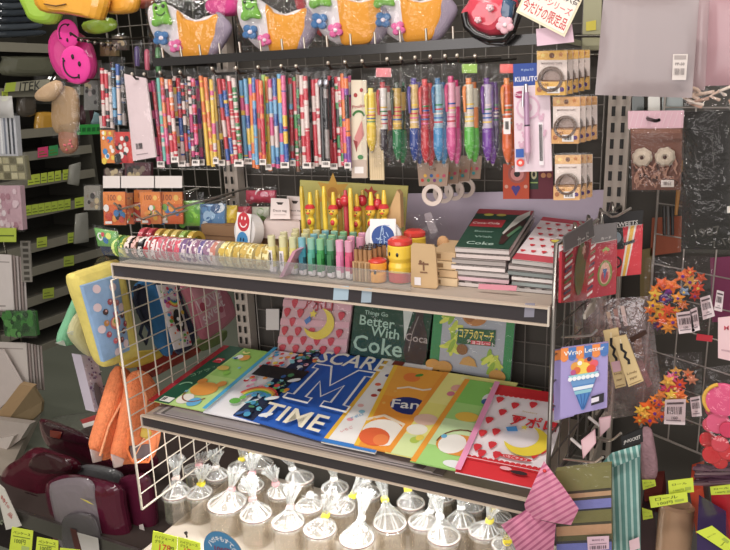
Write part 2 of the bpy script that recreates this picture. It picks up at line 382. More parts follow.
for i, (xt, xb, w, pals, seg, look) in enumerate(packs):
    rr = random.Random(40+i); Y = -.225-.012*(i % 3); y0 = 78-.018*(xt-150)+rr.uniform(-2, 2); y1 = 168+.02*(xt-150)+rr.uniform(-3, 3)
    if look.startswith('plain orange'): y0 -= 2
    top = W(xt, y0-6, Y=Y)
    t = T('pencil_pack', look+' in a clear sleeve', 'pencils', (top.x, Y, top.z-.2), 'pencil packs on the hook row')
    n = len(pals)
    for k, pal in enumerate(pals):
        f = (k+.5)/n-.5; b = B(); px = xt+f*w; pb = xb+f*w
        pencil(b, W(px, y0+rr.uniform(0, 3), Y=Y+.004), W(pb, y1-rr.uniform(2, 6), Y=Y+.004), .0046 if n > 1 else .0042, pal, seg, rr)
        t.part(b, 'pencil')
    s = film((xt-w/2-1, y0-8), (xt+w/2+1, y0-8), (xb+w/2+1, y1+1), (xb-w/2-1, y1+1), Y=Y-.003, bulge=.005); t.part(s, 'clear_sleeve')
    if i % 3 != 1:
        s = Sheet((xb-w/2-.5, y1-9), (xb+w/2, y1-9), (xb+w/2, y1-3), (xb-w/2-.5, y1-3), Y=Y-.0095, t=.0003, c='efe4de'); s.barcode(.15, .4, .85, .85); t.part(s, 'price_sticker')
    if 'silver' in look:
        b = B()
        for dx in (-3, 3): b.puff([W(xt+dx+2.5*math.cos(q), 83+4*math.sin(q), Y=Y-.008) for q in [k*math.pi/4 for k in range(8)]], (0, -1, 0), .004, 'c9cbd6:metal')
        t.part(b, 'silver_bow')
# white card pack
t = T('pencil_pack', 'tall white backed pack with a barcode at its foot, left end of the pencil row', 'pencils', W(135, 160, Y=-.24))
s = Sheet((124, 74), (146, 78.5), (156, 157), (133, 161), t=.004, c='e6cfd3', Y=-.245)
s.barcode(.2, .13, .5, .2); s.r(.2, .06, .7, .07, '9a8488'); t.part(s, 'white_card')
t.part(film((122, 66), (146, 70), (157, 158), (132, 163), Y=-.25, bulge=.004), 'clear_sleeve')
# kraft pack with red lettering next to pens
s = rc(351, 80, 366, 178, -.235, lean=1, t=.004, c='e9dcc4')
s.e(.3, .85, .13, 'b03a3a').e(.7, .9, .12, 'b03a3a').t_('Pinoko', .5, .74, .2, 'b3303f', rot=8, wid=.85).arc(.5, .62, .4, 20, 160, .14, '3f7a3a').pg([(.2, .42), (.7, .6), (.85, .45), (.4, .32)], 'd58a86').pg([(.12, .4), (.42, .38), (.35, .27)], '9c3b3b').e(.6, .22, .2, '4b8a52', ry=.14).r(0, 0, 1, .19, 'cdb8a8').r(.2, .05, .8, .12, 'f2ece8')
s.solo('pencil_pack', 'cream pack with red lettering and a green stem left of the yellow pen', 'pencils', 'pencil packs on the hook row')
s = rc(368, 112, 382, 180, -.23, lean=2, t=.004, c='e2cba2'); 
for k in range(6): s.r(.05+k*.16, .02, .07+k*.16, .98, 'c6a878')
s.solo('pencil_pack', 'pack of plain pale wood pencils hanging below the yellow pen', 'pencils')
# ------------------------------------------------------------------ pens in clear bags
pens = [
 (371, 84, 156, 'f0d22a', 'e8c21e', 'f5e56a', 'yellow pen with a slanting clip', 'yellow'),
 (383, 78, 165, 'f2ece8', '3a2f38', 'c3343c', 'black and white pen with a red window', 'black'),
 (397, 78, 165, 'caa34a', '1f7a46', '30402c', 'green gripped pen with a dark barrel', 'dark green'),
 (404, 78, 160, '1f4a3c', '14302a', '2f6b4c', 'slim black green pen behind the others', 'black green'),
 (414, 74, 166, 'd9b46a', '27418f', '5a4a9c', 'purple topped pen with a navy grip', 'navy'),
 (425, 75, 168, 'c8343c', 'd92a36', 'f04a4a', 'bright red pen', 'red'),
 (438, 74, 166, '8fb6c8', '3f8ec4', '2f6f9e', 'sky blue pen with a patterned barrel', 'sky blue'),
 (451, 72, 166, 'f6b0c8', 'ea5aa0', 'e0287a', 'hot pink pen with a big clip', 'pink'),
 (469, 74, 164, 'd8d0b8', '57b83a', 'f08a3a', 'lime green pen with an orange top', 'lime'),
 (487, 74, 166, 'c9bcd2', '7a3aa8', '6a2a94', 'violet pen with lettered barrel', 'violet'),
 (496, 78, 158, '5a3a78', '3c2352', '5a2f86', 'thin dark purple pen behind the violet one', 'dark purple'),
 (507, 74, 168, 'e8641e', 'ef6a22', 'ef8a2e', 'orange pen with a white price sticker', 'orange'),
]
for i, (x, y0, y1, c1, c2, c3, look, nm) in enumerate(pens):
    Y = -.24+.012*(i % 2)+(.02 if 'behind' in look else 0); a = W(x-.5, y0+4, Y=Y+.006); e = W(x+1, y1-3, Y=Y+.006); ax = e-a; L = ax.length
    t = T('pen_pack', look+' in a clear bag on the hook row', 'pen', (a.x, Y, e.z), 'pens on the hook row')
    slim = 'slim' in look or 'thin' in look; R = .0045 if slim else .0082
    b = B(); prof = [(0, .002), (0, R*.6), (L*.07, R*.6), (L*.075, R), (L*.3, R), (L*.55, R*.95), (L*.58, R*1.1), (L*.8, R*1.15), (L*.88, R*.9), (L*.97, R*.35), (L, .0005)]
    cs = [c3, c3, c3, c1, c1, c1, c2, c2, c2, 'b9b2ac']
    b.lathe(a, ax, prof, c1, 12, cols=[c+':gloss' for c in cs])
    rr = random.Random(i)
    for k in range(5):
        h = .3+.05*k; b.lathe(a+ax*h, ax, [(0, R*1.01), (L*.018, R*1.01)], CH[rr.choice('rybwgp')]+':gloss', 12)
    pp = t.part(b, 'pen')
    d = ax.normalized(); b = B(); o = a+d*L*.1+V((-.004, -R*1.25, 0)); b.tube([o, o+d*L*.05+V((0, -.003, 0)), o+d*L*.3], [.003, .0034, .0024], c3+':gloss'); t.part(b, 'clip', pp)
    if not slim:
        b = B(); a2 = W(x+4.5, y0+8, Y=Y+.02); b.lathe(a2, ax, prof, c1, 10, cols=[c+':gloss' for c in (c3, c3, c3, c1, c3, c2, c2, c2, c2, 'b9b2ac')]); t.part(b, 'pen')
    wd = 5 if slim else 9.5
    t.part(film((x-wd, y0-10), (x+wd, y0-10), (x+wd+1, y1+2), (x-wd, y1+2), Y=Y-.006, bulge=.009, c='ffffff:crinkle'), 'clear_bag')
    if 'sticker' in look:
        s = rc(x-3.5, 118, x+3.5, 134, Y-.016, t=.0003, c='f1e6e2'); s.barcode(.2, .3, .8, .8); t.part(s, 'price_sticker')
    if i in (1, 11, 8):
        s = rc(x-7, y0-10, x+8, y0-1, Y-.001, t=.0006, c={1: 'f08a92', 11: 'f0625a', 8: '9cc850'}[i]); t.part(s, 'header_card')
# blister pack pen
t = T('pen_pack', 'pink blister pack with a blue header and one slim pink mechanical pencil', 'pen', W(532, 172, Y=-.25))
s = Sheet((513, 64), (549, 62), (552, 171), (515, 172), t=.005, c='ead4de', Y=-.25)
s.r(0, .8, 1, 1, '2a4a9c').r(0, .79, 1, .8, 'f3e8ee').t_('KURUTOGA', .5, .86, .13, 'f2f0f4', wid=.9).t_('M plus 0.5', .4, .94, .08, 'a9c0ea')
s.e(.2, .72, .17, 'a8265e', ry=.1).t_('Disney', .2, .72, .1, 'f6e6ee')
s.e(.4, .6, .33, 'e0b4ca').e(.4, .6, .27, 'ead8e0').e(.4, .6, .12, 'e0b4ca')
for u, v in ((.15, .42), (.2, .25), (.75, .5), (.8, .35), (.3, .34)): s.e(u, v, .07, 'dcaec4').e(u-.06, v+.03, .035, 'dcaec4').e(u+.06, v+.03, .035, 'dcaec4')
s.r(.68, .06, .8, .46, 'f6ecf0').barcode(.69, .1, .79, .44).r(.05, .14, .27, .22, '2f5fb4').e(.17, .09, .11, 'ee4a3c').e(.17, .09, .05, 'f6d9cc')
cp = t.part(s, 'backing_card')
a = W(526, 84, Y=-.262); e = W(528, 164, Y=-.262); ax = e-a; L = ax.length
b = B(); b.lathe(a, ax, [(0, .001), (0, .003), (L*.1, .003), (L*.1, .0045), (L*.5, .0045), (L*.52, .005), (L*.85, .005), (L, .001)], 'c', 10, cols=['d8d4da:metal', 'd8d4da:metal', 'b7b0ba:metal', 'b48aac:gloss', '3a3340:gloss', 'd8a8c4:gloss', 'c9a4b6:gloss'])
pp = t.part(b, 'mechanical_pencil'); b = B(); b.tube([a+V((-.003, -.006, -.005)), a+V((-.003, -.007, -.035))], .0018, 'd8d4da:metal'); t.part(b, 'clip', pp)
# ------------------------------------------------------------------ wooden backed tape packs, three piles
def tape_pack(x0, y0, x1, y1, Y, lab, c, tape, grp, lean=0):
    t = T('tape_pack', lab, 'tape', W((x0+x1)/2, y1, Y=Y), grp)
    s = rc(x0, y0, x1, y1, Y, lean=lean, t=.003, c='ead8d0')
    s.r(0, .8, 1, 1, c).star(.2, .9, .1, 'f0d27a', 5).star(.8, .92, .1, 'c77a3a', 5).e(.5, .9, .09, '7a4a2c').t_('MASKING TAPE', .5, .72, .07, '7a5a50', wid=.7)
    s.e(.5, .36, .42, '6a4a38').e(.5, .36, .3, 'c4a89c')
    s.r(0, 0, 1, .34, c).r(0, .33, 1, .345, '8a5a3a').t_('TAPE', .3, .25, .09, '8a4a2a').e(.14, .14, .08, 'b06a3a').e(.85, .14, .08, '5a3a7a').r(.42, .06, .8, .2, 'f3ece8').barcode(.48, .09, .74, .17)
    c_ = s; t.part(s, 'card')
    b = B(); o = s.p(.5, .36, .008)
    b.lathe(o+s.n*-.006, s.n, [(0, s.w*.32), (.012, s.w*.32), (.012, s.w*.42), (0, s.w*.42)], tape+':gloss', 24, cols=[tape+':gloss', '6a5244', tape+':gloss']); t.part(b, 'tape_roll')
    k_ = Sheet(c_.p(0, .33, .0125), c_.p(1, .33, .0125), c_.p(1, 0, .0125), c_.p(0, 0, .0125), t=.001, c=c)
    k_.r(0, .94, 1, 1, '8a5a3a').t_('TAPE', .3, .72, .09, '8a4a2a').e(.14, .4, .09, 'b06a3a').e(.88, .4, .08, '5a3a7a').r(.4, .14, .82, .6, 'f3ece8').barcode(.46, .24, .76, .52); t.part(k_, 'label_band')
    t.part(film((x0-1, y0-2), (x1+1, y0-2), (x1+1+lean, y1+1), (x0-1+lean, y1+1), Y=Y-.016, bulge=.004), 'clear_wrap')
for pile, (x0, y0, x1, y1, c, tape, nm) in enumerate(((537, 51, 567, 95, 'e8b24a', '7a6048', 'top'), (553, 97, 580, 143, 'e2a660', '6e686a', 'middle'), (555, 155, 581, 199, 'e6b070', '8a8068', 'bottom'))):
    n = (5, 4, 3)[pile]
    for k in range(n-1, -1, -1):
        pl = ['front', 'second', 'third', 'fourth', 'last'][k]
        tape_pack(x0+k*6.5, y0-k*.6+.3*k, x1+k*6.5-k*.8, y1-k*.4-k, -.255+.03*k, '%s brown and cream tape card of the %s pile by the slotted upright' % (pl, nm), c, tape, nm+' pile of tape cards')
# ================================================================== row of novelty bags above the rail
def outline(pts, Y): return [W(x, y, Y=Y) for x, y in pts]
def smooth(pts, n=3):
    """closed Catmull-Rom through pixel points"""
    r = []; m = len(pts)
    for i in range(m):
        p0, p1, p2, p3 = pts[i-1], pts[i], pts[(i+1) % m], pts[(i+2) % m]
        for k in range(n):
            t = k/n
            r.append(tuple(.5*((2*p1[j])+(-p0[j]+p2[j])*t+(2*p0[j]-5*p1[j]+4*p2[j]-p3[j])*t*t+(-p0[j]+3*p1[j]-3*p2[j]+p3[j])*t**3) for j in (0, 1)))
    return r
NF = V((0, -1, 0))
def flower(b, cx, cy, r, Y, c, mid_c='f6e6f0', n=4, rot=.4):
    for k in range(n):
        a = rot+2*math.pi*k/n
        b.puff([W(cx+r*.55*math.cos(a)+r*.5*math.cos(q), cy+r*.55*math.sin(a)+r*.5*math.sin(q), Y=Y) for q in [j*math.pi/4 for j in range(8)]], NF, .005, c)
    b.puff([W(cx+r*.28*math.cos(q), cy+r*.28*math.sin(q), Y=Y-.005) for q in [j*math.pi/4 for j in range(8)]], NF, .003, mid_c)
bags = [(0, 0, 1.0, 'leftmost yellow and white vinyl bag with green frog, above the pencil rail', 0, 0),
        (89, -6, 1.0, 'second yellow and white vinyl bag from the left', 0, 0),
        (158, -19, 1.12, 'yellow and white vinyl bag with a dark red edge on its left side', 1, 0),
        (222, -19, 1.05, 'rightmost yellow and white vinyl bag, beside the pink flowered purse', 0, 1)]
for i, (dx, dy, s_, lab, red, last) in enumerate(bags):
    Y = -.12; f = lambda x, y: (160+dx+(x-160)*s_, 20+dy+(y-20)*s_)
    pt = lambda L, Y_=Y: [W(*f(x, y), Y=Y_) for x, y in L]
    o = W(*f(190, 58), Y=Y); t = T('novelty_bag', lab, 'bag', o, 'yellow vinyl bags with frogs')
    b = B(); b.puff(pt(smooth([(150, 6), (166, 4), (177, 10), (196, 20), (217, 14), (222, 24), (217, 45), (208, 57), (190, 60), (172, 56), (158, 42), (150, 24)])), NF, .018, 'e6dee2:soft', lev=6, hb=.02); body = t.part(b, 'bag_body')
    b = B(); b.puff(pt(smooth([(177, 10), (184, 18), (196, 21), (208, 19), (217, 14), (218, 28), (213, 46), (206, 57), (193, 59), (181, 58), (179, 40), (177, 24)]), Y-.014), NF, .008, 'f0a008:soft'); t.part(b, 'yellow_panel')
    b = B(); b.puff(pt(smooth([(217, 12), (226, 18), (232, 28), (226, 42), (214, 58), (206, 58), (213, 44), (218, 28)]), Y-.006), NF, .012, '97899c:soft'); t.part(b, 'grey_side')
    if red:
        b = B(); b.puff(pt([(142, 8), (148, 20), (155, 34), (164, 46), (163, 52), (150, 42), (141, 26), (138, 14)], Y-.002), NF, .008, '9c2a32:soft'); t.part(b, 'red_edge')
    fx, fy = (152+20, 12) if i == 1 else (161, 16)
    fr = smooth([(153, 8), (154, 3), (158, 5), (161, 4), (164, 1), (167, 5), (168, 12), (172, 22), (170, 25), (162, 24), (156, 27), (152, 24), (154, 16)])
    b = B(); b.puff(pt(fr, Y-.024), NF, .008, '7cc43a:cloth'); fg = t.part(b, 'frog')
    b = B()
    for ex, ey in ((156, 8), (163, 6)): q = W(*f(ex, ey), Y=Y-.031); b.ball(q, .0042, '1a1c16:gloss', 8, 6)
    t.part(b, 'eyes', fg); b = B(); b.tube([W(*f(x, y), Y=Y-.033) for x, y in ((156, 13), (158, 15), (162, 15), (165, 12))], .0012, '24401a'); t.part(b, 'smile', fg)
    b = B(); flower(b, *f(161, 38), 8*s_, Y-.026, '3f79b4:cloth', rot=.9); t.part(b, 'blue_flower')
    b = B(); flower(b, *f(175.5, 46), 7*s_, Y-.024, 'e86aa8:cloth', rot=.5); t.part(b, 'pink_flower')
    t.part(Sheet(f(144, -4), f(226, -4), f(222, 62), f(150, 62), Y=Y-.032, c=None, bulge=.014).skin('ffffff:crinkle'), 'clear_wrap')
# things seen behind the bags
for i, (x0, y0, x1, y1, c, lab) in enumerate(((207, 0, 241, 16, 'd03a86', 'magenta plush item behind the gap between the first two yellow bags'), (133, -6, 152, 8, 'e87c66', 'salmon pink plush at the top edge left of the first yellow bag'))):
    b = B(); b.puff(outline(smooth([(x0, y0+4), (x0+5, y0), (x1-5, y0), (x1, y0+5), (x1-2, y1-4), (x1-8, y1), (x0+8, y1), (x0+1, y1-5)]), -.05), NF, .02, c+':cloth')
    b.solo('plush_toy', lab, 'plush')
# small bright oddments behind the rail left
for x, y0, y1, c, lab in ((137, 43, 66, '5a4a84', 'purple capped pen pack hanging behind the left end of the hook rail'), (147, 46, 70, 'd9607c', 'rose pink pen pack behind the left end of the hook rail'), (158, 44, 72, '4a9a4e', 'green pen pack behind the left end of the hook rail')):
    t = T('pen_pack', lab, 'pen', W(x, y1, Y=-.09))
    b = B(); a = W(x, y0+3, Y=-.09); e = W(x+.5, y1, Y=-.09); b.lathe(a, e-a, [(0, .002), (.004, .006), (.02, .007), ((e-a).length, .006), ((e-a).length, .001)], c+':gloss', 10); t.part(b, 'pen')
    t.part(rc(x-5, y0-3, x+5, y1+2, -.1, c=None, bulge=.004).skin('ffffff:film'), 'clear_bag')
# pink flowered purse with black strap
Y = -.2
t = T('purse', 'pink purse with a pale flower and braided black strap under the handwritten sign', 'purse', W(488, 50, Y=Y))
b = B(); b.puff(outline(smooth([(462, 14), (468, 4), (478, -8), (510, -8), (518, 2), (516, 20), (508, 32), (496, 38), (480, 34), (468, 26)]), Y), NF, .03, 'e0455a:vinyl', lev=6); t.part(b, 'purse_body')
b = B(); b.puff(outline([(505, -6), (516, 2), (514, 22), (506, 30), (500, 12)], Y-.012), NF, .018, '3c5a7a:vinyl'); t.part(b, 'blue_side')
b = B(); b.tube([W(x, y, Y=Y-.035) for x, y in ((464, 13), (467, 26), (476, 34), (490, 39), (505, 38), (514, 26), (519, 8))], .007, '161416:vinyl', 8); st = t.part(b, 'strap')
b = B(); pts = [(465, 22), (474, 32), (488, 39), (503, 40), (514, 30)]
for k in range(4): b.tube([W(pts[k][0], pts[k][1]+4, Y=Y-.03), W(pts[k+1][0], pts[k+1][1]+4, Y=Y-.03)], .0035, '2a2728:vinyl')
t.part(b, 'braid', st)
b = B(); flower(b, 505, 25, 9, Y-.045, 'efb9c4:cloth', 'f6dfe4', 5); t.part(b, 'pale_flower')
b = B(); flower(b, 478, 20, 3.5, Y-.04, 'f3c9cf:cloth', 'f6dfe4', 5); flower(b, 490, 8, 4, Y-.04, 'f3c9cf:cloth', 'f6dfe4', 5); t.part(b, 'small_flowers')
b = B()
for k in range(7): b.tube([W(508+2.2*k, 6+2.8*k-10, Y=Y-.02), W(505+1.2*k, 44-1.0*k, Y=Y-.015)], .003, '191718:vinyl')
b.solo('cord_bundle', 'bundle of black cords hanging between the purse and the sign', 'cords')
# handwritten sign
t = T('price_sign', 'tilted cream card sign with red handwritten Japanese lettering', 'sign', W(548, 36, Y=-.275))
s = Sheet((533, -26), (582, 0), (564.5, 37), (516, 12), t=.002, c='f0e2c0', Y=-.29)
s.r(.04, .06, .96, .98, 'f8ece0').t_('今だけの限定品', .5, .28, .21, 'cc1f28', wid=.88).t_('ピーシリーズ', .58, .6, .13, 'e0606a', wid=.7).t_('新入荷', .8, .88, .12, '3a3236')
t.part(s, 'card')
s = Sheet((536, 29), (572, 24), (574, 42), (537, 46), t=.0012, c='e8c4d4', Y=-.28)
s.solo('blank_card', 'blank pink card tucked under the tilted handwritten sign', 'card')
# large milky pouches top right
def pouch(q, Y, c, lab, stick=None, loc=None):
    t = T('document_pouch', lab, 'pouch', W(*q[3], Y=Y), 'large translucent pouches at top right')
    s = Sheet(*q, t=.006, c=None, Y=Y, bulge=.006); s.slab(c+':milky'); t.part(s, 'pouch')
    if stick:
        k = Sheet(*stick, Y=Y-.012, t=.0004, c='d8ccc6'); k.r(.1, .8, .9, .95, 'a89c98').t_('PP-50', .5, .62, .2, '6a605e').barcode(.12, .2, .85, .45, '8a807e'); t.part(k, 'price_sticker')
    return t
pouch([(707, -10), (740, -10), (740, 85), (704, 86)], -.2, 'e0b4bc', 'pinkish translucent pouch furthest right at the top edge')
pouch([(694, -10), (710, -10), (705, 90), (690, 92)], -.27, 'd9bcc0', 'narrow edge of a pale pink pouch right of the large grey pouch')
pouch([(604, -10), (700, -10), (692, 98), (595, 95)], -.33, 'b9a9aa', 'large grey translucent pouch with a price sticker at top right', [(673, 54), (688, 54), (686, 80), (672, 80)])
b = B(); b.tube([W(575, 36, Y=-.02), W(600, 36, Y=-.02)], .003, '5a564e:metal'); b.tube([W(575, 55, Y=-.02), W(600, 55, Y=-.02)], .003, '5a564e:metal')
b.solo('hang_bar', 'pair of thin dark bars between the sign and the large grey pouch', 'bar')
b = B(); b.prism(outline([(584, -5), (602, -5), (600, 50), (582, 50)], .0), (0, .006, 0), 'a9a684:paper'); b.prism(outline([(586, 22), (596, 20), (596, 30), (586, 31)], -.0015), (0, .001, 0), 'd8c83a')
b.solo('file_folder', 'olive grey folder with a yellow mark behind the handwritten sign', 'folder')
# right upper: bobble card
Y = -.1
t = T('hair_tie_card', 'brown card with two white knitted bobbles and rope fringe in clear wrap', 'hair ties', W(655, 191, Y=Y))
s = Sheet((630, 112), (683, 112), (681, 190), (632, 190), t=.003, c='7a4a38', Y=Y)
for k in range(110):
    u = .06+.86*rnd.random(); v = .03+.33*rnd.random(); s.line([(u, v), (u+.06*rnd.uniform(-1, 1), v+.04), (u+.08*rnd.uniform(-1, 1), v+.08)], .03, rnd.choice(['b07c64', '8a5644', '4a281c', 'c08c74']))
s.r(.02, .74, .98, .8, '8f5a44'); t.part(s, 'brown_card')
s = Sheet((628, 111), (684, 110.5), (683, 128), (628, 129), t=.005, c='ecbfcc', Y=Y-.002)
for k in range(9): s.line([(.03+k*.1, .1), (.1+k*.1, .9)], .012, 'f2d3da')
t.part(s, 'pink_header')
for x, y, n_ in ((642, 157.5, 'left'), (665, 157, 'right')):
    b = B(); o = W(x, y, Y=Y-.012); b.lathe(o+V((0, .008, 0)), (0, -1, 0), [(0, .006), (0, .014), (.006, .0165), (.012, .013), (.015, .006), (.012, .003)], 'd8c6b0:cloth', 22, pleat=.07, pk=8); b.ball(o+V((0, -.006, 0)), .003, '4a2a22', 8, 6); t.part(b, 'knitted_bobble')
s = rc(661, 180, 674, 187, Y-.014, t=.0004, c='e9dcd4'); s.barcode(.2, .25, .8, .75, '7a6a66'); t.part(s, 'price_sticker')
t.part(rc(629, 128, 684, 192, Y-.014, c=None, bulge=.01).skin('ffffff:crinkle'), 'clear_wrap')
b = B(); b.tube([W(645, 108, Y=.02), W(646, 115, Y=-.05), W(648, 119, Y=-.12), W(656, 121, Y=-.15), W(659, 120, Y=-.16)], .003, '2a2624:metal')
b.solo('display_hook', 'dark hook through the pink header of the bobble card', 'hook')
# dark stock glimpsed under the pouch
for x0, x1, c, lab in ((632, 644, '2e3a34', 'dark green pack glimpsed under the large grey pouch, left of the white one'), (648, 660, 'd6d4cc', 'white bottle shaped pack glimpsed under the large grey pouch'), (662, 683, '7f8a88', 'grey pack glimpsed under the large grey pouch, right of the white one')):
    b = B(); b.prism(outline([(x0, 112), (x0, 98), (x0+2, 94), (x1-2, 94), (x1, 98), (x1, 112)], -.02), (0, .02, 0), c+':gloss'); b.solo('small_pack', lab, 'pack')
# black T-shirt in a bag
Y = -.28
t = T('shirt_pack', 'folded black T-shirt with pale printing in a shiny clear bag at the right edge', 'shirt', W(708, 252, Y=Y))
s = Sheet((685, 112), (740, 110), (740, 250), (681, 249), t=.01, c=None, Y=Y, bulge=.012); s.slab('1f1b18:cloth')
s.t_('1987', .45, .14, .18, '4a443e', rot=12).t_('7-16', .7, .06, .16, '4a443e', rot=20).r(.84, .78, .9, .83, 'e6e0d8').e(.88, .45, .05, 'e6e0d8').r(.78, .28, .92, .33, 'e6e0d8').line([(.84, .38), (.95, .36)], .03, 'e6e0d8').line([(.2, .72), (.3, .55), (.28, .38)], .01, '4a4540').line([(.5, .85), (.55, .6)], .012, '45403b')
t.part(s, 'folded_shirt')
b = B(); rr = random.Random(4)
for k in range(12): a = W(690+rr.random()*44, 92+rr.random()*16, Y=Y-.004); b.tube([a, a+V((rr.uniform(-.02, .02), -.006, .006)), a+V((rr.uniform(-.03, .03), 0, .012))], .0025, rr.choice(['d8b8a4', 'caa08c', 'e9d6c8'])); 
t.part(b, 'cord_bundle')
t.part(Sheet((682, 86), (740, 85), (740, 255), (678, 252), Y=Y-.008, c=None, bulge=.02).skin('ffffff:crinkle'), 'clear_bag')
# ================================================================== upper shelf goods
def S_(px, py, z=0): return W(px, py, Z=ZU+z)
# washi tape rolls lying in a row, axis along the shelf
rolls = [(116, '6fae44', 'dff08a'), (123, 'e9e06a', '3b7a3a'), (129, '2a2422', 'f0d8d0'), (136, '8a6a52', 'e8b8b0'), (142, '2c2a30', 'e8e0da'), (149, 'e8d8d4', 'c0202c'), (155, 'c8202c', 'f0dada'), (161, 'e9d6d8', 'd06a7a'), (167, 'e6d2d2', 'c85a6a'), (173, 'ecd9da', 'b84a5e'), (179, 'e8cfd0', 'd4566a'), (185, 'ead6da', '7a5a8a'), (191, 'e4d0d6', '6a4a7a'), (197, 'e9d9dc', '8a5a7a'), (203, 'e2d2da', '6a5a92'), (209, 'e6d8dc', '94708c'), (215, 'ecd9cf', 'c07a6a'), (224, 'f0e4a0', 'c9a83a'), (231, 'efe09a', 'd2b24a'), (238, 'f0e2a2', 'c2a03a'), (245, 'ead898', 'caa84a'), (252, 'efe0a2', 'b8983e'), (259, 'ecdc9c', 'c4a242'), (266, 'efe2a8', 'b99a44')]
names = ['green and lime', 'lime yellow', 'black and pink', 'brown and pink', 'black and cream', 'white and red', 'red', 'pale pink', 'pale rose', 'pink speckled', 'pink dotted', 'lilac and pink', 'mauve patterned', 'pink and plum', 'lilac dotted', 'soft mauve', 'peach', 'cream yellow', 'pale yellow', 'buttery yellow', 'yellow dotted', 'straw yellow', 'yellow flecked', 'last cream yellow']
y0 = -.315
for i, (px, c1, c2) in enumerate(rolls):
    x = W(px, 256+.07*(px-116), Y=y0-.02).x; r = .026 if i > 4 else .024; zc = ZU+r; wd = .0125
    t = T('tape_roll', '%s masking tape roll, %s from the left in the front row' % (names[i], ORD[i]), 'tape', (x, y0, ZU), 'masking tape rolls in a row')
    b = B(); rr = random.Random(i); n = 26
    ax = V((1, .10*rr.uniform(-1, 1), 0)).normalized()
    b.lathe(V((x-wd/2, y0, zc)), ax, [(0, r*.62), (0, r), (wd, r), (wd, r*.62), (0, r*.62)], c1+':gloss', n, cols=[c1+':gloss', c1+':gloss', c1+':gloss', 'c9b096'])
    for k in range(26):
        a = rr.uniform(-.6, 2.9); u = rr.uniform(.05, .9); o = V((x-wd/2+wd*u, y0-math.cos(a)*(r+.0003), zc+math.sin(a)*(r+.0003)))
        tx = V((1, 0, 0)); ty = V((0, math.sin(a), math.cos(a)))
        q = .0018+rr.random()*.0016; b.add([o-tx*q-ty*q*1.5, o+tx*q-ty*q*1.5, o+tx*q+ty*q*1.5, o-tx*q+ty*q*1.5], [(0, 1, 2, 3)], c2)
    t.part(b, 'tape')
    b = B(); b.lathe(V((x-wd/2-.0004, y0, zc)), ax, [(0, r*.52), (0, r*.61), (wd+.0008, r*.61), (wd+.0008, r*.52), (0, r*.52)], 'd8c4a8', n); t.part(b, 'core')
# second row of tapes behind, seen as tops
for i, (px, c) in enumerate(((172, 'c8505e'), (180, 'b43a4a'), (188, 'c9a24a'), (196, 'cdb45a'), (204, 'd6c06a'), (212, '8fae4a'), (220, 'caa83a'))):
    x = W(px-25, 240, Y=-.24).x; r = .026
    b = B(); b.lathe(V((x, -.245, ZU+r)), (1, 0, 0), [(0, r*.6), (0, r), (.0125, r), (.0125, r*.6), (0, r*.6)], c+':gloss', 24)
    b.solo('tape_roll', ORD[i]+' tape roll from the left of the back row behind the pale pink rolls', 'tape', 'masking tape rolls of the back row')
# long kraft box behind
b = B(); b.box((.04, -.19, ZU+.001), (.36, -.1, ZU+.055), '8f6e50:matte')
b.box((.04, -.1905, ZU+.03), (.36, -.1898, ZU+.032), '6a4c34')
b.solo('cardboard_box', 'long brown cardboard box behind the row of tape rolls', 'box')
# smiley sticker roll
def sticker_roll(px, py, r, c1, c2, lab, ang, Y):
    o = W(px, py, Y=Y); t = T('sticker_roll', lab, 'stickers', o-V((0, 0, r)))
    ax = V((math.sin(ang), -math.cos(ang), .18)).normalized(); side = V((0, 0, 1)).cross(ax).normalized(); up = ax.cross(side)
    b = B(); b.lathe(o+ax*-.012, ax, [(0, r*.3), (0, r), (.024, r), (.024, r*.3)], 'd9d4d2', 24); t.part(b, 'roll')
    n = V((0, -1, 0)); a = o+ax*.016
    s = Sheet(a-side*.024+up*r*1.05, a+side*.024+up*r*1.05, a+side*.024-up*r*1.1, a-side*.024-up*r*1.1, t=.0012, c='f0ecea')
    s.e(.5, .76, .42, c1, n=24).e(.5, .24, .4, c2, n=24) if c2 else s.e(.5, .55, .44, c1, n=24)
    if c2:
        s.arc(.5, .78, .26, 200, 340, .06, 'f4e6e4').e(.38, .86, .05, 'f4e6e4', ry=.08).e(.62, .86, .05, 'f4e6e4', ry=.08)
        s.e(.4, .28, .05, '1e3a5a', ry=.08).e(.6, .28, .05, '1e3a5a', ry=.08)
    else:
        for k in range(16): s.line([(.5+.34*math.cos(k*.7)*rnd.random(), .55+.3*math.sin(k*1.3)*rnd.random()), (.5+.3*math.cos(k*.7+.3)*rnd.random(), .55+.3*math.sin(k*1.3+.4))], .03, 'a9c2e4')
    t.part(s, 'sticker_strip')
sticker_roll(249, 231, .036, 'c62f3c', '3f8fc8', 'white sticker roll with a red and a blue smiling face', -.3, -.215)
sticker_roll(384, 238, .034, '2a4f96', None, 'white sticker roll with a dark blue scribbled disc, by the yellow jars', .3, -.262)
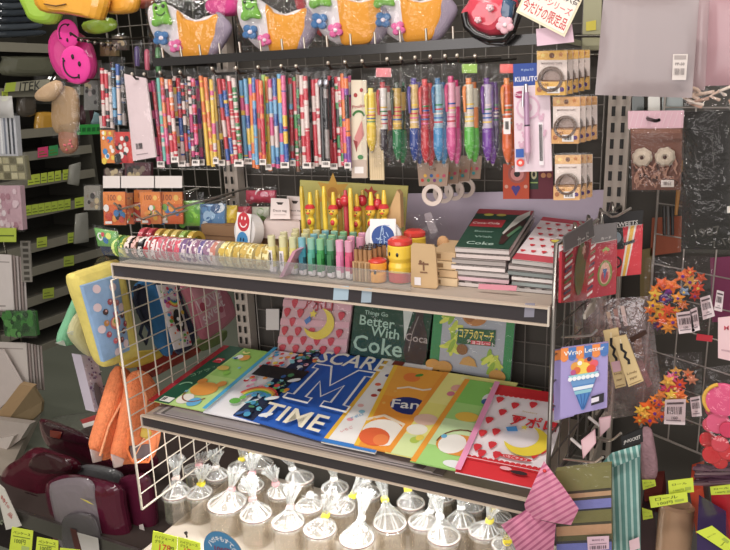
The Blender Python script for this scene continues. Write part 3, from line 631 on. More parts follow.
# clear acrylic tray and glitter glue tubes
tubes = [(276, 'e6d88a', 'pale yellow'), (287, 'e3d67c', 'yellow'), (297, 'd8d27a', 'yellow green'), (306, '3f9fb4', 'teal'), (315, '58b09a', 'sea green'), (324, '3f9e52', 'green'), (334, '357a4a', 'dark green'), (343, 'e58ab4', 'pink'), (352, 'd8547a', 'rose red')]
for row, (Yr, zs) in enumerate(((-.325, 0), (-.29, .003), (-.255, .003))):
    for i, (px, c, nm) in enumerate(tubes):
        dk = ['d8c86a', 'd6c560', 'b8b85a', '2a5a6a', '2f7a5a', '1f7a36', '24583a', 'dd7aa8', 'c2405e'][i]; cp = ['d9d3a6', 'd9d3a0', 'cfcf9e', '7ab4c0', '8cc0aa', '86c090', '7aa88a', 'e6a4c4', 'df9ab4'][i]
        xx = W(px-2, 276, Y=-.325).x+.006*row
        lab = '%s glitter glue tube in the %s row of the clear tube stand' % (nm, ['front', 'middle', 'back'][row])
        t = T('glue_tube', lab, 'glue', (xx, Yr, ZU), 'glitter glue tubes')
        h = .074; b = B(); r = .0074
        b.lathe((xx, Yr, ZU+.001), (0, 0, 1), [(0, r*.6), (.002, r), (.012, r), (.036, r), (.052, r), (.052, r*.9)], c, 12, cols=['e9dede:gloss', 'e2d6da:gloss', dk+':gloss', c+':gloss', c+':gloss']); tb = t.part(b, 'tube')
        b = B(); b.lathe((xx, Yr, ZU+.053), (0, 0, 1), [(0, r), (h-.054, r), (h-.053, r*.8), (h-.053, .0)], cp+':gloss', 12); t.part(b, 'cap')
        if row == 0:
            o = V((xx, Yr-r-.0006, ZU+.006)); s = Sheet(o+V((-.0045, 0, .04)), o+V((.0045, 0, .04)), o+V((.0045, 0, 0)), o+V((-.0045, 0, 0)), t=.0004, c={0: 'efe8ea', 1: 'efe8ea'}.get(i, c))
            if i in (0, 1): s.barcode(.2, .3, .8, .9)
            elif 3 <= i <= 6: s.r(0, .05, 1, .5, ['2a4a5a', '2f7a4a', '1f6a36', '2a4a30'][i-3]).r(0, 0, 1, .14, 'e4d6de')
            else: s.r(0, 0, 1, .3, 'e9dede')
            t.part(s, 'label', tb)
b = B(); b.hexa([V((.185, -.345, ZU+.003)), V((.355, -.345, ZU+.003)), V((.355, -.235, ZU+.003)), V((.185, -.235, ZU+.003)), V((.185, -.345, ZU+.03)), V((.355, -.345, ZU+.03)), V((.355, -.235, ZU+.03)), V((.185, -.235, ZU+.03))], 'f2eef2:acrylic')
b.solo('tube_stand', 'low clear plastic stand around the glitter glue tubes', 'stand')
b = B(); b.hexa([V((.352, -.36, ZU+.003)), V((.36, -.36, ZU+.003)), V((.36, -.25, ZU+.003)), V((.352, -.25, ZU+.003)), V((.385, -.36, ZU+.055)), V((.392, -.36, ZU+.055)), V((.392, -.25, ZU+.06)), V((.385, -.25, ZU+.06))], 'e9a8c4:milky')
b.solo('clear_slip', 'tilted pink tinted plastic slip between the glue tubes and the brown pencils', 'plastic slip')
# hanging goods above the tapes
def hang_pack(x0, y0, x1, y1, Y, c, lab, draw=None, hdr=None, name='toy_pack', cat='pack', grp=None, bulge=.012, lean=0):
    t = T(name, lab, cat, W((x0+x1)/2, y1, Y=Y), grp)
    s = rc(x0+1, y0+ (y1-y0)*.25, x1-1, y1-1, Y, lean=lean, t=.006, c=None, bulge=bulge*.8); s.slab(c+':gloss')
    if draw: draw(s)
    t.part(s, 'contents')
    if hdr:
        k = rc(x0, y0, x1, y0+(y1-y0)*.28, Y-.002, t=.002, c=hdr); t.part(k, 'header_card')
    t.part(rc(x0, y0, x1, y1, Y-.006, lean=lean, c=None, bulge=bulge).skin('ffffff:film'), 'clear_bag')
    return t
def blobs(cols, n, r, seed):
    def f(s):
        rr = random.Random(seed)
        for k in range(n): s.e(rr.uniform(.1, .9), rr.uniform(.08, .92), rr.uniform(.6, 1)*r, rr.choice(cols), ry=rr.uniform(.5, 1)*r, n=9)
    return f
hang_pack(179, 192, 204, 227, -.16, '7cc23c', 'bag of glossy lime green shapes hanging above the brown box', blobs(['9ade4a', '5aa82c', 'c8ee8a'], 7, .2, 1))
hang_pack(199, 196, 226, 228, -.165, '5d8fc0', 'bag of blue and white shapes next to the lime green bag', blobs(['3f76b0', 'dfe9f2', '2f5a8a', '9fc4e4'], 9, .2, 2))
hang_pack(222, 198, 238, 228, -.15, 'e8c81e', 'bag of yellow shapes beside the blue bag', blobs(['f4dc3a', 'c9a010'], 4, .25, 3))
hang_pack(237, 200, 251, 226, -.15, 'c03048', 'small dark red pack beside the yellow bag', lambda s: s.t_('PET', .5, .6, .3, 'f2dfe0'))
hang_pack(251, 202, 270, 222, -.14, 'dfe6d0', 'small white and green pack behind the sticker roll', blobs(['7ab05a', 'f4f4ee'], 5, .2, 5))
hang_pack(245, 186, 276, 204, -.08, 'd94a66', 'red and pink patterned packet hanging above the white tags', blobs(['f0a0b4', 'f6dfe4', 'c82a4a'], 14, .09, 6))
# white twist tags beside the tubes
for i, (x0, y0, x1, y1, Y) in enumerate(((287, 196, 303, 220, -.17), (271, 198, 289, 219, -.19))):
    s = Sheet((x0, y0), (x1, y0+1), (x1+1, y1), (x0-1, y1), t=.002, Y=Y, c='efe0dc')
    s.pg([(.3, .82), (.7, .82), (.6, .7), (.4, .7)], '3a302e').t_('Deco tag', .5, .4, .13, '6a5650', wid=.7).r(.2, .2, .8, .22, 'a8938c')
    s.solo('hang_tag', ['white tag with a euro slot, behind and right of its twin', 'white tag with a euro slot nearest the sticker roll'][i], 'tag')
b = B(); b.hexa([W(263, 238, Y=-.2), W(300, 240, Y=-.2), W(300, 232, Y=-.14), W(266, 232, Y=-.14), W(264, 221, Y=-.2), W(300, 222, Y=-.2), W(298, 217, Y=-.14), W(268, 216, Y=-.14)], 'd9c6c0:paper')
b.solo('card_box', 'small pale box of cards under the white tags', 'box')
# yellow red-capped pens standing together, green-yellow card behind
s = Sheet((300, 180), (408, 186), (404, 240), (300, 234), t=.003, c='c9c26a', Y=-.165)
s.star(.32, .8, .17, 'd8a63a', 6).e(.32, .8, .05, 'c88a2a').line([(.62, .9), (.75, .7)], .02, 'c84a3a').star(.68, .84, .06, 'c8503c', 5).r(.9, .2, .99, .8, 'b4b878')
s.solo('display_card', 'yellow green backing card with a flower behind the yellow pens', 'card')
figs = [(304, 0, -.2, 'f0d03a'), (312, 1, -.23, 'f2cf26'), (319, 0, -.21, 'f0d03a'), (326, 0, -.235, 'f4d22c'), (335, 1, -.23, 'f2cf26'), (341, 2, -.205, 'd8b04a'), (347, 2, -.225, 'c83a4a'), (352, 0, -.24, 'f0d03a'), (358, 1, -.22, 'f2c626'), (364, 2, -.2, 'e0b83a'), (372, 1, -.225, 'f2cf26'), (379, 2, -.21, 'f0c83a'), (385, 1, -.225, 'f4cc2a')]
wh = ['plain yellow pen with a slim clip', 'yellow pen with a round red-banded figure head', 'yellow pen topped with a red cap']
for i, (px, k, Y, c) in enumerate(figs):
    bot = W(px, 232, Y=Y); x = bot.x; z0 = ZU+.002; ht = W(px, 190+(-4 if k == 0 else 0)+(i % 3)*2, Y=Y).z-z0
    t = T('novelty_pen', '%s, %s from the left behind the glue tubes' % (wh[k], ORD[i]), 'pen', (x, Y, ZU), 'novelty pens standing in a cluster')
    b = B(); b.lathe((x, Y, z0), (0, 0, 1), [(0, .002), (.01, .0048), (ht*.9, .0048), (ht, .003), (ht, .0005)], c+':gloss', 12); p = t.part(b, 'barrel')
    if k:
        b = B(); zz = z0+ht*(.74 if k == 1 else .86); b.ball((x, Y-.003, zz), (.0105, .009, .0115), 'f2c930:gloss' if k == 1 else 'cf2a36:gloss', 12, 8); h = t.part(b, 'figure_head' if k == 1 else 'red_cap')
        if k == 1:
            b = B(); b.lathe((x, Y-.003, zz+.005), (0, 0, 1), [(0, .0108), (.006, .0085), (.008, .003)], 'cf2a36:gloss', 12); t.part(b, 'red_cap', h)
            b = B(); b.ball((x, Y-.012, zz-.004), (.004, .003, .002), 'd84a2a:gloss', 8, 5)
            for d in (-.004, .004): b.ball((x+d, Y-.0115, zz+.001), .0015, '1a1616:gloss', 6, 5)
            t.part(b, 'face', h)
            b = B(); b.ball((x, Y-.002, zz-.022), (.0085, .008, .011), c+':gloss', 12, 8); b.ball((x, Y-.008, zz-.022), (.005, .004, .006), 'cf2a36:gloss', 8, 6); t.part(b, 'figure_body')
    else:
        b = B(); b.tube([(x+.004, Y-.006, z0+ht*.93), (x+.004, Y-.007, z0+ht*.6)], .0015, c+':gloss'); t.part(b, 'clip', p)
b = B(); b.prism([W(382, 228, Y=-.225), W(401, 228, Y=-.225), W(400, 194, Y=-.215), W(397, 190, Y=-.214)], (0, .015, 0), 'c8a06a:paper'); b.solo('paper_cone', 'tan triangular card standing right of the yellow pens', 'card')
b = B(); o = V((W(330, 232, Y=-.22).x, -.215, ZU+.0005))
b.box((W(302, 230, Y=-.25).x, -.252, ZU+.003), (W(392, 230, Y=-.25).x, -.25, ZU+.03), 'f0eef0:acrylic'); b.solo('pen_box_front', 'clear front strip of the box holding the yellow pens', 'strip')
# brown pencils in a kraft box
t = T('pencil_box', 'kraft box of dark-topped brown pencils between glue tubes and small orange jar', 'pencil box', W(360, 282, Z=ZU))
bx = [W(349, 284, Z=ZU), W(367, 286, Z=ZU)]; x0, x1 = bx[0].x, bx[1].x; ya = -.335
b = B(); b.hexa([V((x0, ya, ZU+.001)), V((x1, ya, ZU+.001)), V((x1+.012, ya+.06, ZU+.001)), V((x0+.012, ya+.06, ZU+.001)), V((x0, ya, ZU+.038)), V((x1, ya, ZU+.038)), V((x1+.012, ya+.06, ZU+.038)), V((x0+.012, ya+.06, ZU+.038))], 'b99468:paper')
for k in range(6): b.tube([V((x0+(x1-x0)*(k+.5)/6, ya-.001, ZU+.003)), V((x0+(x1-x0)*(k+.5)/6, ya-.001, ZU+.037))], .0022, ['c8a478', 'a97f52'][k % 2], 6)
t.part(b, 'box')
for r_ in range(4):
    for k in range(4):
        b = B(); xx = x0+(x1-x0)*(k+.5)/4+r_*.003; yy = ya+.008+r_*.014; b.lathe((xx, yy, ZU+.03), (0, 0, 1), [(0, .0042), (.03, .0042), (.032, .0036), (.032, .0)], '3a2a22', 8, cols=['a87a4c', '2a1d18:gloss', '2a1d18:gloss']); t.part(b, 'pencil')
# yellow jars with red lids
def jar(px, py, r, h, lab, col, Y, strap=True):
    o = W(px, py, Y=Y); o.z = ZU; t = T('yellow_jar', lab, 'jar', o)
    b = B(); b.lathe(o+V((0, 0, .001)), (0, 0, 1), [(0, .0), (0, r*.85), (h*.04, r*.95), (h*.35, r*.98), (h*.45, r*.88), (h*.55, r*1.02), (h*.8, r*1.02), (h*.86, r*.8)], col+':gloss', 24); t.part(b, 'body')
    b = B(); b.lathe(o+V((0, 0, h*.84)), (0, 0, 1), [(0, r*.95), (.002, r*1.0), (h*.1, r*.98), (h*.15, r*.7), (h*.155, 0)], 'd93a30:gloss', 24); t.part(b, 'lid')
    if strap:
        b = B(); b.lathe(o+V((0, 0, h*.03)), (0, 0, 1), [(0, r*.98), (h*.22, r*1.0)], 'cf3f3a:gloss', 24); t.part(b, 'red_band')
        b = B(); b.lathe(o+V((0, 0, h*.36)), (0, 0, 1), [(0, r*.94), (h*.03, r*.94)], '3f9a98:gloss', 24); t.part(b, 'teal_band')
    b = B()
    for a in (-.55, .15): b.ball(o+V((math.sin(a)*r*1.0, -math.cos(a)*r*1.0, h*(.66 if strap else .5))), (.0028, .0014, .0042), '16181a:gloss', 8, 6)
    t.part(b, 'dark_spots')
jar(401, 284, .0225, .082, 'tall yellow jar with a red lid and red foot band, front of the group', 'f4cc2a', -.305)
jar(415, 262, .021, .08, 'yellow jar with a red lid partly hidden behind the tall front one', 'f0c82a', -.225)
jar(378, 285, .017, .044, 'small orange jar with a red lid beside the brown pencils', 'f2a52a', -.32, False)
# wooden tag and kraft boxes
t = T('wooden_tag', 'rounded wooden tag with a small brown figure, leaning in front of kraft boxes', 'tag', W(424, 288, Z=ZU))
s = Sheet((411, 243), (435, 245), (438, 289), (411, 287), t=.004, c=None, Y=-.335)
pts = [(.08, 0), (.92, 0), (1, .06), (1, .94), (.92, 1), (.08, 1), (0, .94), (0, .06)]
s.b.prism([s.p(u, v, -.004) for u, v in pts], s.n*.004, 'c8a678:paper')
s.line([(.3, .55), (.7, .55)], .07, '7a5236').line([(.5, .6), (.5, .4)], .07, '7a5236').line([(.36, .36), (.64, .36)], .05, '7a5236').e(.38, .6, .06, '7a5236').r(.14, .06, .38, .24, 'e9e2e4')
t.part(s, 'tag_board')
for k, (x0, x1, za, zb, c) in enumerate(((432, 459, 0, .014, 'd8bd94'), (430, 458, .0145, .027, 'cfae82'), (433, 456, .0275, .042, 'd4b78c'), (430, 455, .0425, .058, 'c9a87c'))):
    p = W(x0, 284, Y=-.3).x; q = W(x1, 286, Y=-.3).x; b = B(); b.box((p, -.31+.004*k, ZU+za+.001), (q, -.2, ZU+zb), c+':paper'); b.box((p+.004, -.3105+.004*k, ZU+za+.004), (p+.02, -.3098+.004*k, ZU+zb-.003), '8a6a44')
    b.solo('kraft_box', ['bottom', 'second from bottom', 'third from bottom', 'top'][k]+' flat kraft box of the little pile beside the wooden tag', 'box', 'pile of kraft boxes')
t = T('clear_case', 'crumpled clear plastic case behind the kraft boxes', 'case', W(428, 250, Y=-.24))
s = Sheet((405, 212), (444, 216), (456, 262), (412, 246), Y=-.2, c=None, bulge=.02).skin('e9e2ea:film'); t.part(s, 'clear_shell')
s = Sheet((424, 214), (431, 212), (438, 232), (430, 234), t=.001, Y=-.205, c='8f868c'); t.part(s, 'grey_label')
b = B(); b.ball(W(443, 243, Y=-.22), (.012, .01, .014), 'c99a6a:cloth', 10, 7); b.ball(W(446, 250, Y=-.235), (.006, .005, .01), 'e9dfd6:cloth', 8, 6); t.part(b, 'small_figure')
# ring tags hanging on cards
for k in range(4):
    Y = -.2+.05*k; dx = k*11; dy = -k*2.4
    t = T('ring_tag', '%s kraft card with coloured dots and a white ring below, counted from the front' % ORD[k], 'ring tag', W(434+dx, 207+dy, Y=Y), 'ring tags in a hanging row')
    s = Sheet((417+dx, 163+dy), (449+dx, 163+dy), (447+dx, 186+dy), (419+dx, 186+dy), t=.003, Y=Y, c='a88c78')
    for j, cc in enumerate(('c8342e', 'e8b23a', '4a8a4a', '2f5fa0', '7a3a7a', 'd86a3a', '3a9aa0', 'c84a6a')): s.e(.14+.105*j, .25+.2*(j % 2), .055, cc)
    s.t_('ring', .5, .75, .13, '7a5a44'); t.part(s, 'card')
    b = B(); o = W(432.5+dx, 195+dy, Y=Y); b.lathe(o+V((0, .002, 0)), (0, -1, 0), [(0, .0125), (0, .0205), (.005, .0205), (.005, .0125), (0, .0125)], 'dccabe:gloss', 22); t.part(b, 'ring')
# flat printed packs hanging behind the pens
s = rc(503, 164, 529, 199, -.16, t=.004, c='c8481e'); s.e(.55, .72, .36, 'a8544a').e(.55, .72, .26, 'd98a86').e(.55, .72, .12, '241a1c').pg([(.5, .08), (.34, .3), (.66, .3)], '4a3a8a').e(.42, .32, .09, '4a3a8a').e(.58, .32, .09, '4a3a8a').e(.14, .36, .07, 'd9a08a').e(.88, .36, .07, 'd9a08a')
s.solo('note_card', 'orange card with round flower print and purple heart, hanging below the pens', 'card')
s = rc(528, 166, 553, 199, -.15, t=.004, c='6a1a30'); s.r(0, .3, .42, 1, '1f3a2c').e(.24, .75, .12, 'c9c89a', ry=.2).e(.24, .75, .06, '2a2a24', ry=.1).e(.62, .72, .1, 'c88a5a').e(.85, .72, .1, 'b87a4a').line([(.1, .5), (.4, .5)], .05, '8fae5a')
s.solo('note_card', 'dark green and maroon card with ring shapes, hanging below the blister pack', 'card')
# orange and white packs on the left hooks
def opack(x0, y0, x1, y1, Y, c, lab, seed):
    t = T('sticker_pack', lab, 'stickers', W((x0+x1)/2, y1, Y=Y), 'orange packs on the left hooks')
    s = rc(x0, y0, x1, y1, Y, lean=1, t=.004, c=c); rr = random.Random(seed)
    s.r(0, .62, 1, 1, 'e8842c').t_('100', .4, .83, .2, '8a3a1a').e(.75, .82, .1, 'f0c45a')
    for k in range(14): s.e(rr.uniform(.1, .9), rr.uniform(.06, .56), rr.uniform(.06, .14), rr.choice(['f2ece6', 'c8442e', '3a7ab8', 'e8b43a', 'f0a040', '2a2a34', '7ab04a']), n=8)
    s.r(.1, .04, .4, .12, 'f4ece6'); t.part(s, 'card')
    t.part(rc(x0-1, y0-1, x1+1, y1+1, Y-.006, lean=1, c=None, bulge=.004).skin('ffffff:film'), 'clear_wrap')
for i, a in enumerate(((103, 192, 125, 225, -.2, 'e06a2a', 'orange pack with small pictures, leftmost below the blank labels'), (134, 190, 152, 222, -.15, 'b8342c', 'dark red and orange pack second from the left below the blank labels'), (125, 193, 133, 224, -.12, 'd8602c', 'narrow orange pack showing between the leftmost two'), (140, 192, 160, 224, -.19, 'e8823a', 'orange pack with blue and white pictures in the middle below the blank labels'), (158, 192, 182, 224, -.18, 'd9642a', 'orange and red pack rightmost below the blank labels'))): opack(*a, seed=i)
for i, (x0, x1, lab) in enumerate(((103, 121, 'leftmost blank white price card on the left hooks'), (120, 155, 'wide blank white price card in the middle on the left hooks'), (154, 182, 'blank white price card right of the wide one'))):
    s = rc(x0, 176, x1, 188, -.255, t=.001, c='ded4d0'); s.solo('price_card', lab, 'price card', 'blank price cards')
for i, (x, y) in enumerate(((118, 208), (138, 218), (160, 216), (172, 208))):
    q = W(x, y, Y=-.25); b = B(); b.tube([(q.x+.03, .0, q.z+.01), (q.x+.01, -.18, q.z), (q.x, -.24, q.z-.004), (q.x-.006, -.255, q.z+.012)], .0026, 'd9d2c8:metal'); b.solo('display_hook', ORD[i]+' white metal hook from the left among the orange packs', 'hook')
# packs behind the left end of the pencil row
for i, (x0, y0, x1, y1, c, lab, cs) in enumerate((
    (99, 66, 112, 128, 'efe2e4', 'clear pack with a white and red pen at the left end', ['c8283c', 'f4eef0', '1a181c']),
    (110, 60, 124, 125, '4f7a9e', 'pack of dark blue pens next to the white and red one', ['2a4a74', '8fb0c8', 'e9e6ea', '1c1c24']),
    (100, 130, 114, 163, 'e8862c', 'orange and blue pack beneath the white and red pen', ['3a8ac8', 'f2d23a', 'e8502a', 'f4f0ea']),
    (113, 132, 131, 163, 'd8342c', 'red and white pack left of the tall white card', ['f4ece8', 'c8202c', '2a2a2c', 'f0e4dc']))):
    t = T('stationery_pack', lab, 'pack', W((x0+x1)/2, y1, Y=-.2)); s = rc(x0, y0, x1, y1, -.2, lean=2, t=.004, c=c); rr = random.Random(i+3)
    if i < 2:
        for k in range(3):
            pb = B(); xx = x0+3+(x1-x0-5)*k/2; pencil(pb, W(xx, y0+2+2*k, Y=-.203), W(xx+2.5, y1-2+k, Y=-.203), .005, [['wr', 'rwk', 'wz'], ['dsk', 'bsw', 'kdz']][i][k], 11, rr); t.part(pb, 'pen')
        s = Sheet((x0, y1-12), (x1, y1-12), (x1+1, y1), (x0+1, y1), Y=-.198, t=.001, c='c9b8b4' if i == 0 else '4a6a88')
    else:
        for k in range(16): s.e(rr.uniform(.1, .9), rr.uniform(.06, .94), rr.uniform(.08, .2), rr.choice(cs), n=7)
    t.part(s, 'card'); t.part(rc(x0-1, y0-3, x1+1, y1+1, -.208, lean=2, c=None, bulge=.004).skin('ffffff:film'), 'clear_wrap')
# notebook piles
def pile(bl, br, tr, tl, n, th, cols, nm, draw, yf=-.30, yb=-.04):
    q = [W(*tl, Y=yb), W(*tr, Y=yb), W(*br, Y=yf), W(*bl, Y=yf)]
    H = min(q[3].z, q[2].z)-ZU; th = H/n
    for k in range(n):
        rr = random.Random(k+len(nm)); d = V((rr.uniform(-.006, .006), rr.uniform(-.004, .006), 0)) if k < n-1 else V((0, 0, 0))
        slope = (n-1-k)/(n-1)
        dz = -th*(n-1-k)
        def dn(p): # lower books lie flatter
            lift = p.z-(ZU+H); return V((p.x, p.y, ZU+H+lift*(1-slope)))+V((0, 0, dz))+d
        s = Sheet(*[dn(p) for p in q], t=th*.86, c=None)
        s.b.hexa([s.p(0, 0, -th*.86), s.p(1, 0, -th*.86), s.p(1, 1, -th*.86), s.p(0, 1, -th*.86), s.p(0, 0), s.p(1, 0), s.p(1, 1), s.p(0, 1)], cols[k % len(cols)]+':paper')
        s.b.hexa([s.p(0, 0, -th*.22), s.p(1, 0, -th*.22), s.p(1, 1, -th*.22), s.p(0, 1, -th*.22), s.p(0, 0, .0004), s.p(1, 0, .0004), s.p(1, 1, .0004), s.p(0, 1, .0004)], '8a807c:gloss' if k < n-1 else 'd8cfc8:gloss')
        if k == n-1: draw(s)
        s.solo('notebook', ('top notebook of the %s, its cover showing' if k == n-1 else ORD[k]+' notebook from the bottom of the %s') % nm, 'notebook', nm)
def cola(s):
    s.r(0, 0, 1, 1, '1d4636').r(.0, .86, 1, 1, 'a8323a').r(.02, .5, .62, .7, 'b02a34').t_('Coca-Cola', .3, .6, .13, 'f0dfda', wid=.5).e(.25, .83, .09, 'c9c23a').e(.48, .83, .09, 'b8a83a')
    s.t_('Better', .36, .38, .1, '8fb0a0').t_('With', .4, .25, .11, '8fb0a0').t_('Coke', .42, .1, .17, 'a9c4b6')
    s.pg([(.7, .35), (.78, .8), (.95, .98), (.98, .84), (.86, .6), (.78, .3)], 'c9c6be').pg([(.72, .28), (.8, .5), (.97, .75), (1, .6), (.9, .36), (.84, .1), (.76, .1)], '3a1e1c').pg([(.8, .3), (.93, .56), (.98, .52), (.86, .26)], '4f7a58').r(.8, 0, 1, .07, '1d4636')
pile((455, 247), (509, 250), (534, 211), (479, 209), 7, .01, ['cfc4c0', 'd9b8c0', 'bcb4b0', 'e2d6d2', 'a9a09c', 'd9c9c4'], 'pile of dark green notebooks', cola)
def strawb(s, moon=True):
    s.r(0, 0, 1, 1, 'efe2e4').r(0, 0, 1, .12, 'c84a56').r(0, .9, 1, 1, 'b83a48')
    rr = random.Random(5)
    for i in range(4):
        for j in range(6):
            u = .1+.24*i+(.12 if j % 2 else 0); v = .18+.13*j
            if u < .98: strawberry(s, u, v, .065)
    if moon: s.e(.78, .42, .22, 'e8d84a', ry=.12).e(.78, .5, .17, 'efe2e4', ry=.08)
def strawberry(s, u, v, r, c='d8303c'):
    k = s.w/s.h*1.3; s.pg([(u-r, v+r*.5*k), (u-r*.5, v+r*.9*k), (u+r*.5, v+r*.9*k), (u+r, v+r*.5*k), (u+r*.6, v-r*.4*k), (u, v-r*k), (u-r*.6, v-r*.4*k)], c)
pile((512, 259), (557, 264), (585, 222), (543, 217), 6, .01, ['b9b4b0', '8f9a98', 'd9d2ce', '7f8886', 'c4b8b4'], 'pile of strawberry notebooks', strawb)
s = Sheet((479, 284), (517, 286), (516, 291), (478, 289), t=.002, Y=-.33, c='d88a9a'); s.solo('note_strip', 'thin pink strip lying before the green notebooks', 'strip')
# ================================================================== printed files on the middle shelf
SL = .23
def FP(i): return (V((0, -.315, ZL+.012+.0035*i)), V((0, -SL, 1)).normalized())
def file_(i, bl, tl, lab, base, draw, w=.165, spine=None, br=None, tr=None):
    P = FP(i); BL = W(*bl, P=P); TL = W(*tl, P=P)
    # a little yaw so neighbours fan out, flat on the incline
    s = Sheet(TL, W(*tr, P=P) if tr else TL+V((w, 0, 0)), W(*br, P=P) if br else BL+V((w, 0, 0)), BL, t=.0025, c=base+':gloss')
    if draw: draw(s)
    if spine: s.r(0, 0, .055, 1, spine)
    s.solo('plastic_file', lab, 'file', 'overlapping files on the middle shelf')
    return s
for k in range(4):   # lower files of the piles, only their front edges show
    z = ZL+.003+.0022*k
    b = B(); x0 = -.04+.012*k
    b.hexa([V((x0, -.325, z-.001)), V((.66-.02*k, -.325, z-.001)), V((.66, -.03, z-.001)), V((x0, -.03, z-.001)), V((x0, -.325, z+.0008)), V((.66-.02*k, -.325, z+.0008)), V((.66, -.03, z+.0008)), V((x0, -.03, z+.0008))], ['8a7f80', 'b9b0ae', '6a6466', 'a39a9a'][k]+':gloss')
    b.solo('file_tray', ['lowest', 'second', 'third', 'uppermost'][k]+' grey plastic sheet lying under the printed files', 'sheet', 'sheets under the files')
def blob(s, u, v, r, c, ry=None, rot=0): s.e(u, v, r, c, ry=ry, rot=rot, n=18)
def f1(s):
    s.r(.0, 0, 1, 1, 'b4dc7a').r(.3, .5, 1, 1, '9ccf62').r(.3, 0, 1, .4, 'c2e28a').r(0, 0, .27, 1, '0f5238')
    s.r(.06, .02, .25, .09, 'eef0ea').barcode(.08, .03, .15, .08).pg([(.08, .69), (.22, .69), (.22, .77), (.08, .77)], 'c8283a').arc(.15, .72, .05, 20, 160, .015, 'f2e4e0')
    s.t_('コアラ', .12, .5, .08, '8fc49a', rot=55).arc(.17, .26, .11, 60, 170, .025, '8fc49a').t_('チョコ', .17, .58, .05, '6aa87a', rot=55)
    blob(s, .5, .28, .21, 'e8992e', ry=.16); blob(s, .33, .38, .07, 'e0902a'); blob(s, .66, .39, .07, 'e0902a'); blob(s, .42, .1, .12, 'f2ece2'); blob(s, .6, .08, .1, '5fb0e0'); s.arc(.5, .2, .2, 180, 340, .02, '8a4a1e')
    blob(s, .5, .83, .08, 'e8a23a'); blob(s, .4, .83, .06, 'eef0f2'); blob(s, .38, .8, .03, '3a5a8a'); blob(s, .38, .62, .1, 'd9b84a', ry=.06); blob(s, .52, .56, .05, '8acc3a'); s.arc(.42, .94, .06, 200, 340, .03, 'f0e88a')
    for u, v in ((.3, .2), (.62, .66), (.34, .8)): s.star(u, v, .035, '7ab8d8', 5)
def f2(s):
    s.r(0, 0, 1, 1, 'f0eef2').r(.1, .72, 1, 1, 'f2e8f0')
    rr = random.Random(3)
    for k in range(95):
        v = rr.uniform(.4, .98); u = rr.uniform(.08, .95)
        if .55 < v < .7: continue
        blob(s, u, v, rr.uniform(.025, .045), rr.choice(['e84a4a', 'f2a03a', 'f2d84a', '6ac04a', 'f08ab4', 'd8283a', 'e8f0ea', '4aa8d8', 'f2b4c8']))
    s.pg([(.14, .55), (1, .55), (1, .72), (.14, .72)], '1c1a1e')
    for k, c in enumerate(('e84a4a', 'f2a03a', 'f2e04a', '6ac04a', '4a9ae0')): s.arc(.62, .22, .34-.035*k, 20, 160, .035, c)
    blob(s, .36, .17, .09, '5fb23a', ry=.07); blob(s, .42, .23, .05, '6cc04a'); s.r(0, 0, .07, 1, '3fa8d8')
def f3(s):
    s.r(0, 0, 1, 1, '1f5fc0').r(0, 0, .2, 1, '1d2a4a')
    rr = random.Random(5)
    for k in range(70): blob(s, rr.uniform(.01, .19), rr.random(), rr.uniform(.012, .04), rr.choice(['3f9ac4', '6ac0d8', '2a5a9a', '4a8a5a', '8ad0e0', '1a1e34', 'e0e8f0']), ry=rr.uniform(.01, .03), rot=rr.random()*3)
    for k in range(40): s.r(.19, k/40, .21, k/40+.012, '0e1424')
    s.t_('SCARE', .62, .87, .19, 'f2f0e4', wid=.7).t_('TIME', .52, .11, .19, 'efe6cc', wid=.58)
    for off, c in ((0, 'f0f2f4'),): s.line([(.3, .28), (.3, .34), (.36, .34), (.36, .7), (.3, .7), (.3, .76), (.46, .76), (.6, .52), (.74, .76), (.9, .76), (.9, .7), (.84, .7), (.84, .34), (.9, .34), (.9, .28), (.66, .28), (.66, .34), (.72, .34), (.72, .55), (.6, .38), (.48, .55), (.48, .34), (.54, .34), (.54, .28), (.3, .28)], .022, c)
    for u, v in ((.3, .05), (.25, .5), (.22, .24)): blob(s, u, v, .06, 'e6eaee', ry=.025, rot=.6)
def f4(s):
    s.r(0, 0, 1, 1, 'f2f0ee').r(0, 0, .08, 1, 'f4bf1e')
    for u, v, c in ((.28, .8, '2a3a90'), (.34, .62, '7a2c24'), (.22, .68, 'e86a4a'), (.3, .55, 'b8342c'), (.2, .42, 'e8b4b0'), (.3, .36, '8fc8e0'), (.2, .26, 'f0a0a8')): blob(s, u, v, .06, c, ry=.045); 
    s.pg([(.2, .93), (.42, .93), (.42, .99), (.2, .99)], '7a2c1e').t_('アポロ', .27, .3, .08, '7ab0d8', rot=50).t_('いちご', .27, .16, .07, 'e08a90', rot=50).r(0, 0, 1, .035, '2f7fd0')
def f5(s):
    s.r(0, 0, 1, 1, 'f49a1c').r(0, .6, 1, 1, 'f6a82a').r(0, 0, .06, 1, 'f6c21a')
    blob(s, .33, .87, .12, 'f2802a', ry=.1); blob(s, .42, .91, .06, '4a9a34', ry=.03, rot=.5)
    blob(s, .46, .52, .26, '23307a', ry=.17); s.t_('Fanta', .52, .54, .17, 'f4f2f0', rot=8, wid=.6)
    s.line([(.2, .7), (.35, .74), (.55, .73), (.7, .77)], .035, 'f8e8d0')
    blob(s, .28, .18, .27, 'f6efe4', ry=.24); blob(s, .2, .12, .2, 'e8622a', ry=.16); blob(s, .3, .1, .1, 'f0803a'); s.line([(0, .28), (.2, .36), (.5, .3), (.6, .1)], .05, 'f6e0c0')
    for u, v in ((.12, .5), (.2, .66), (.1, .3)): blob(s, u, v, .025, 'f6b84a')
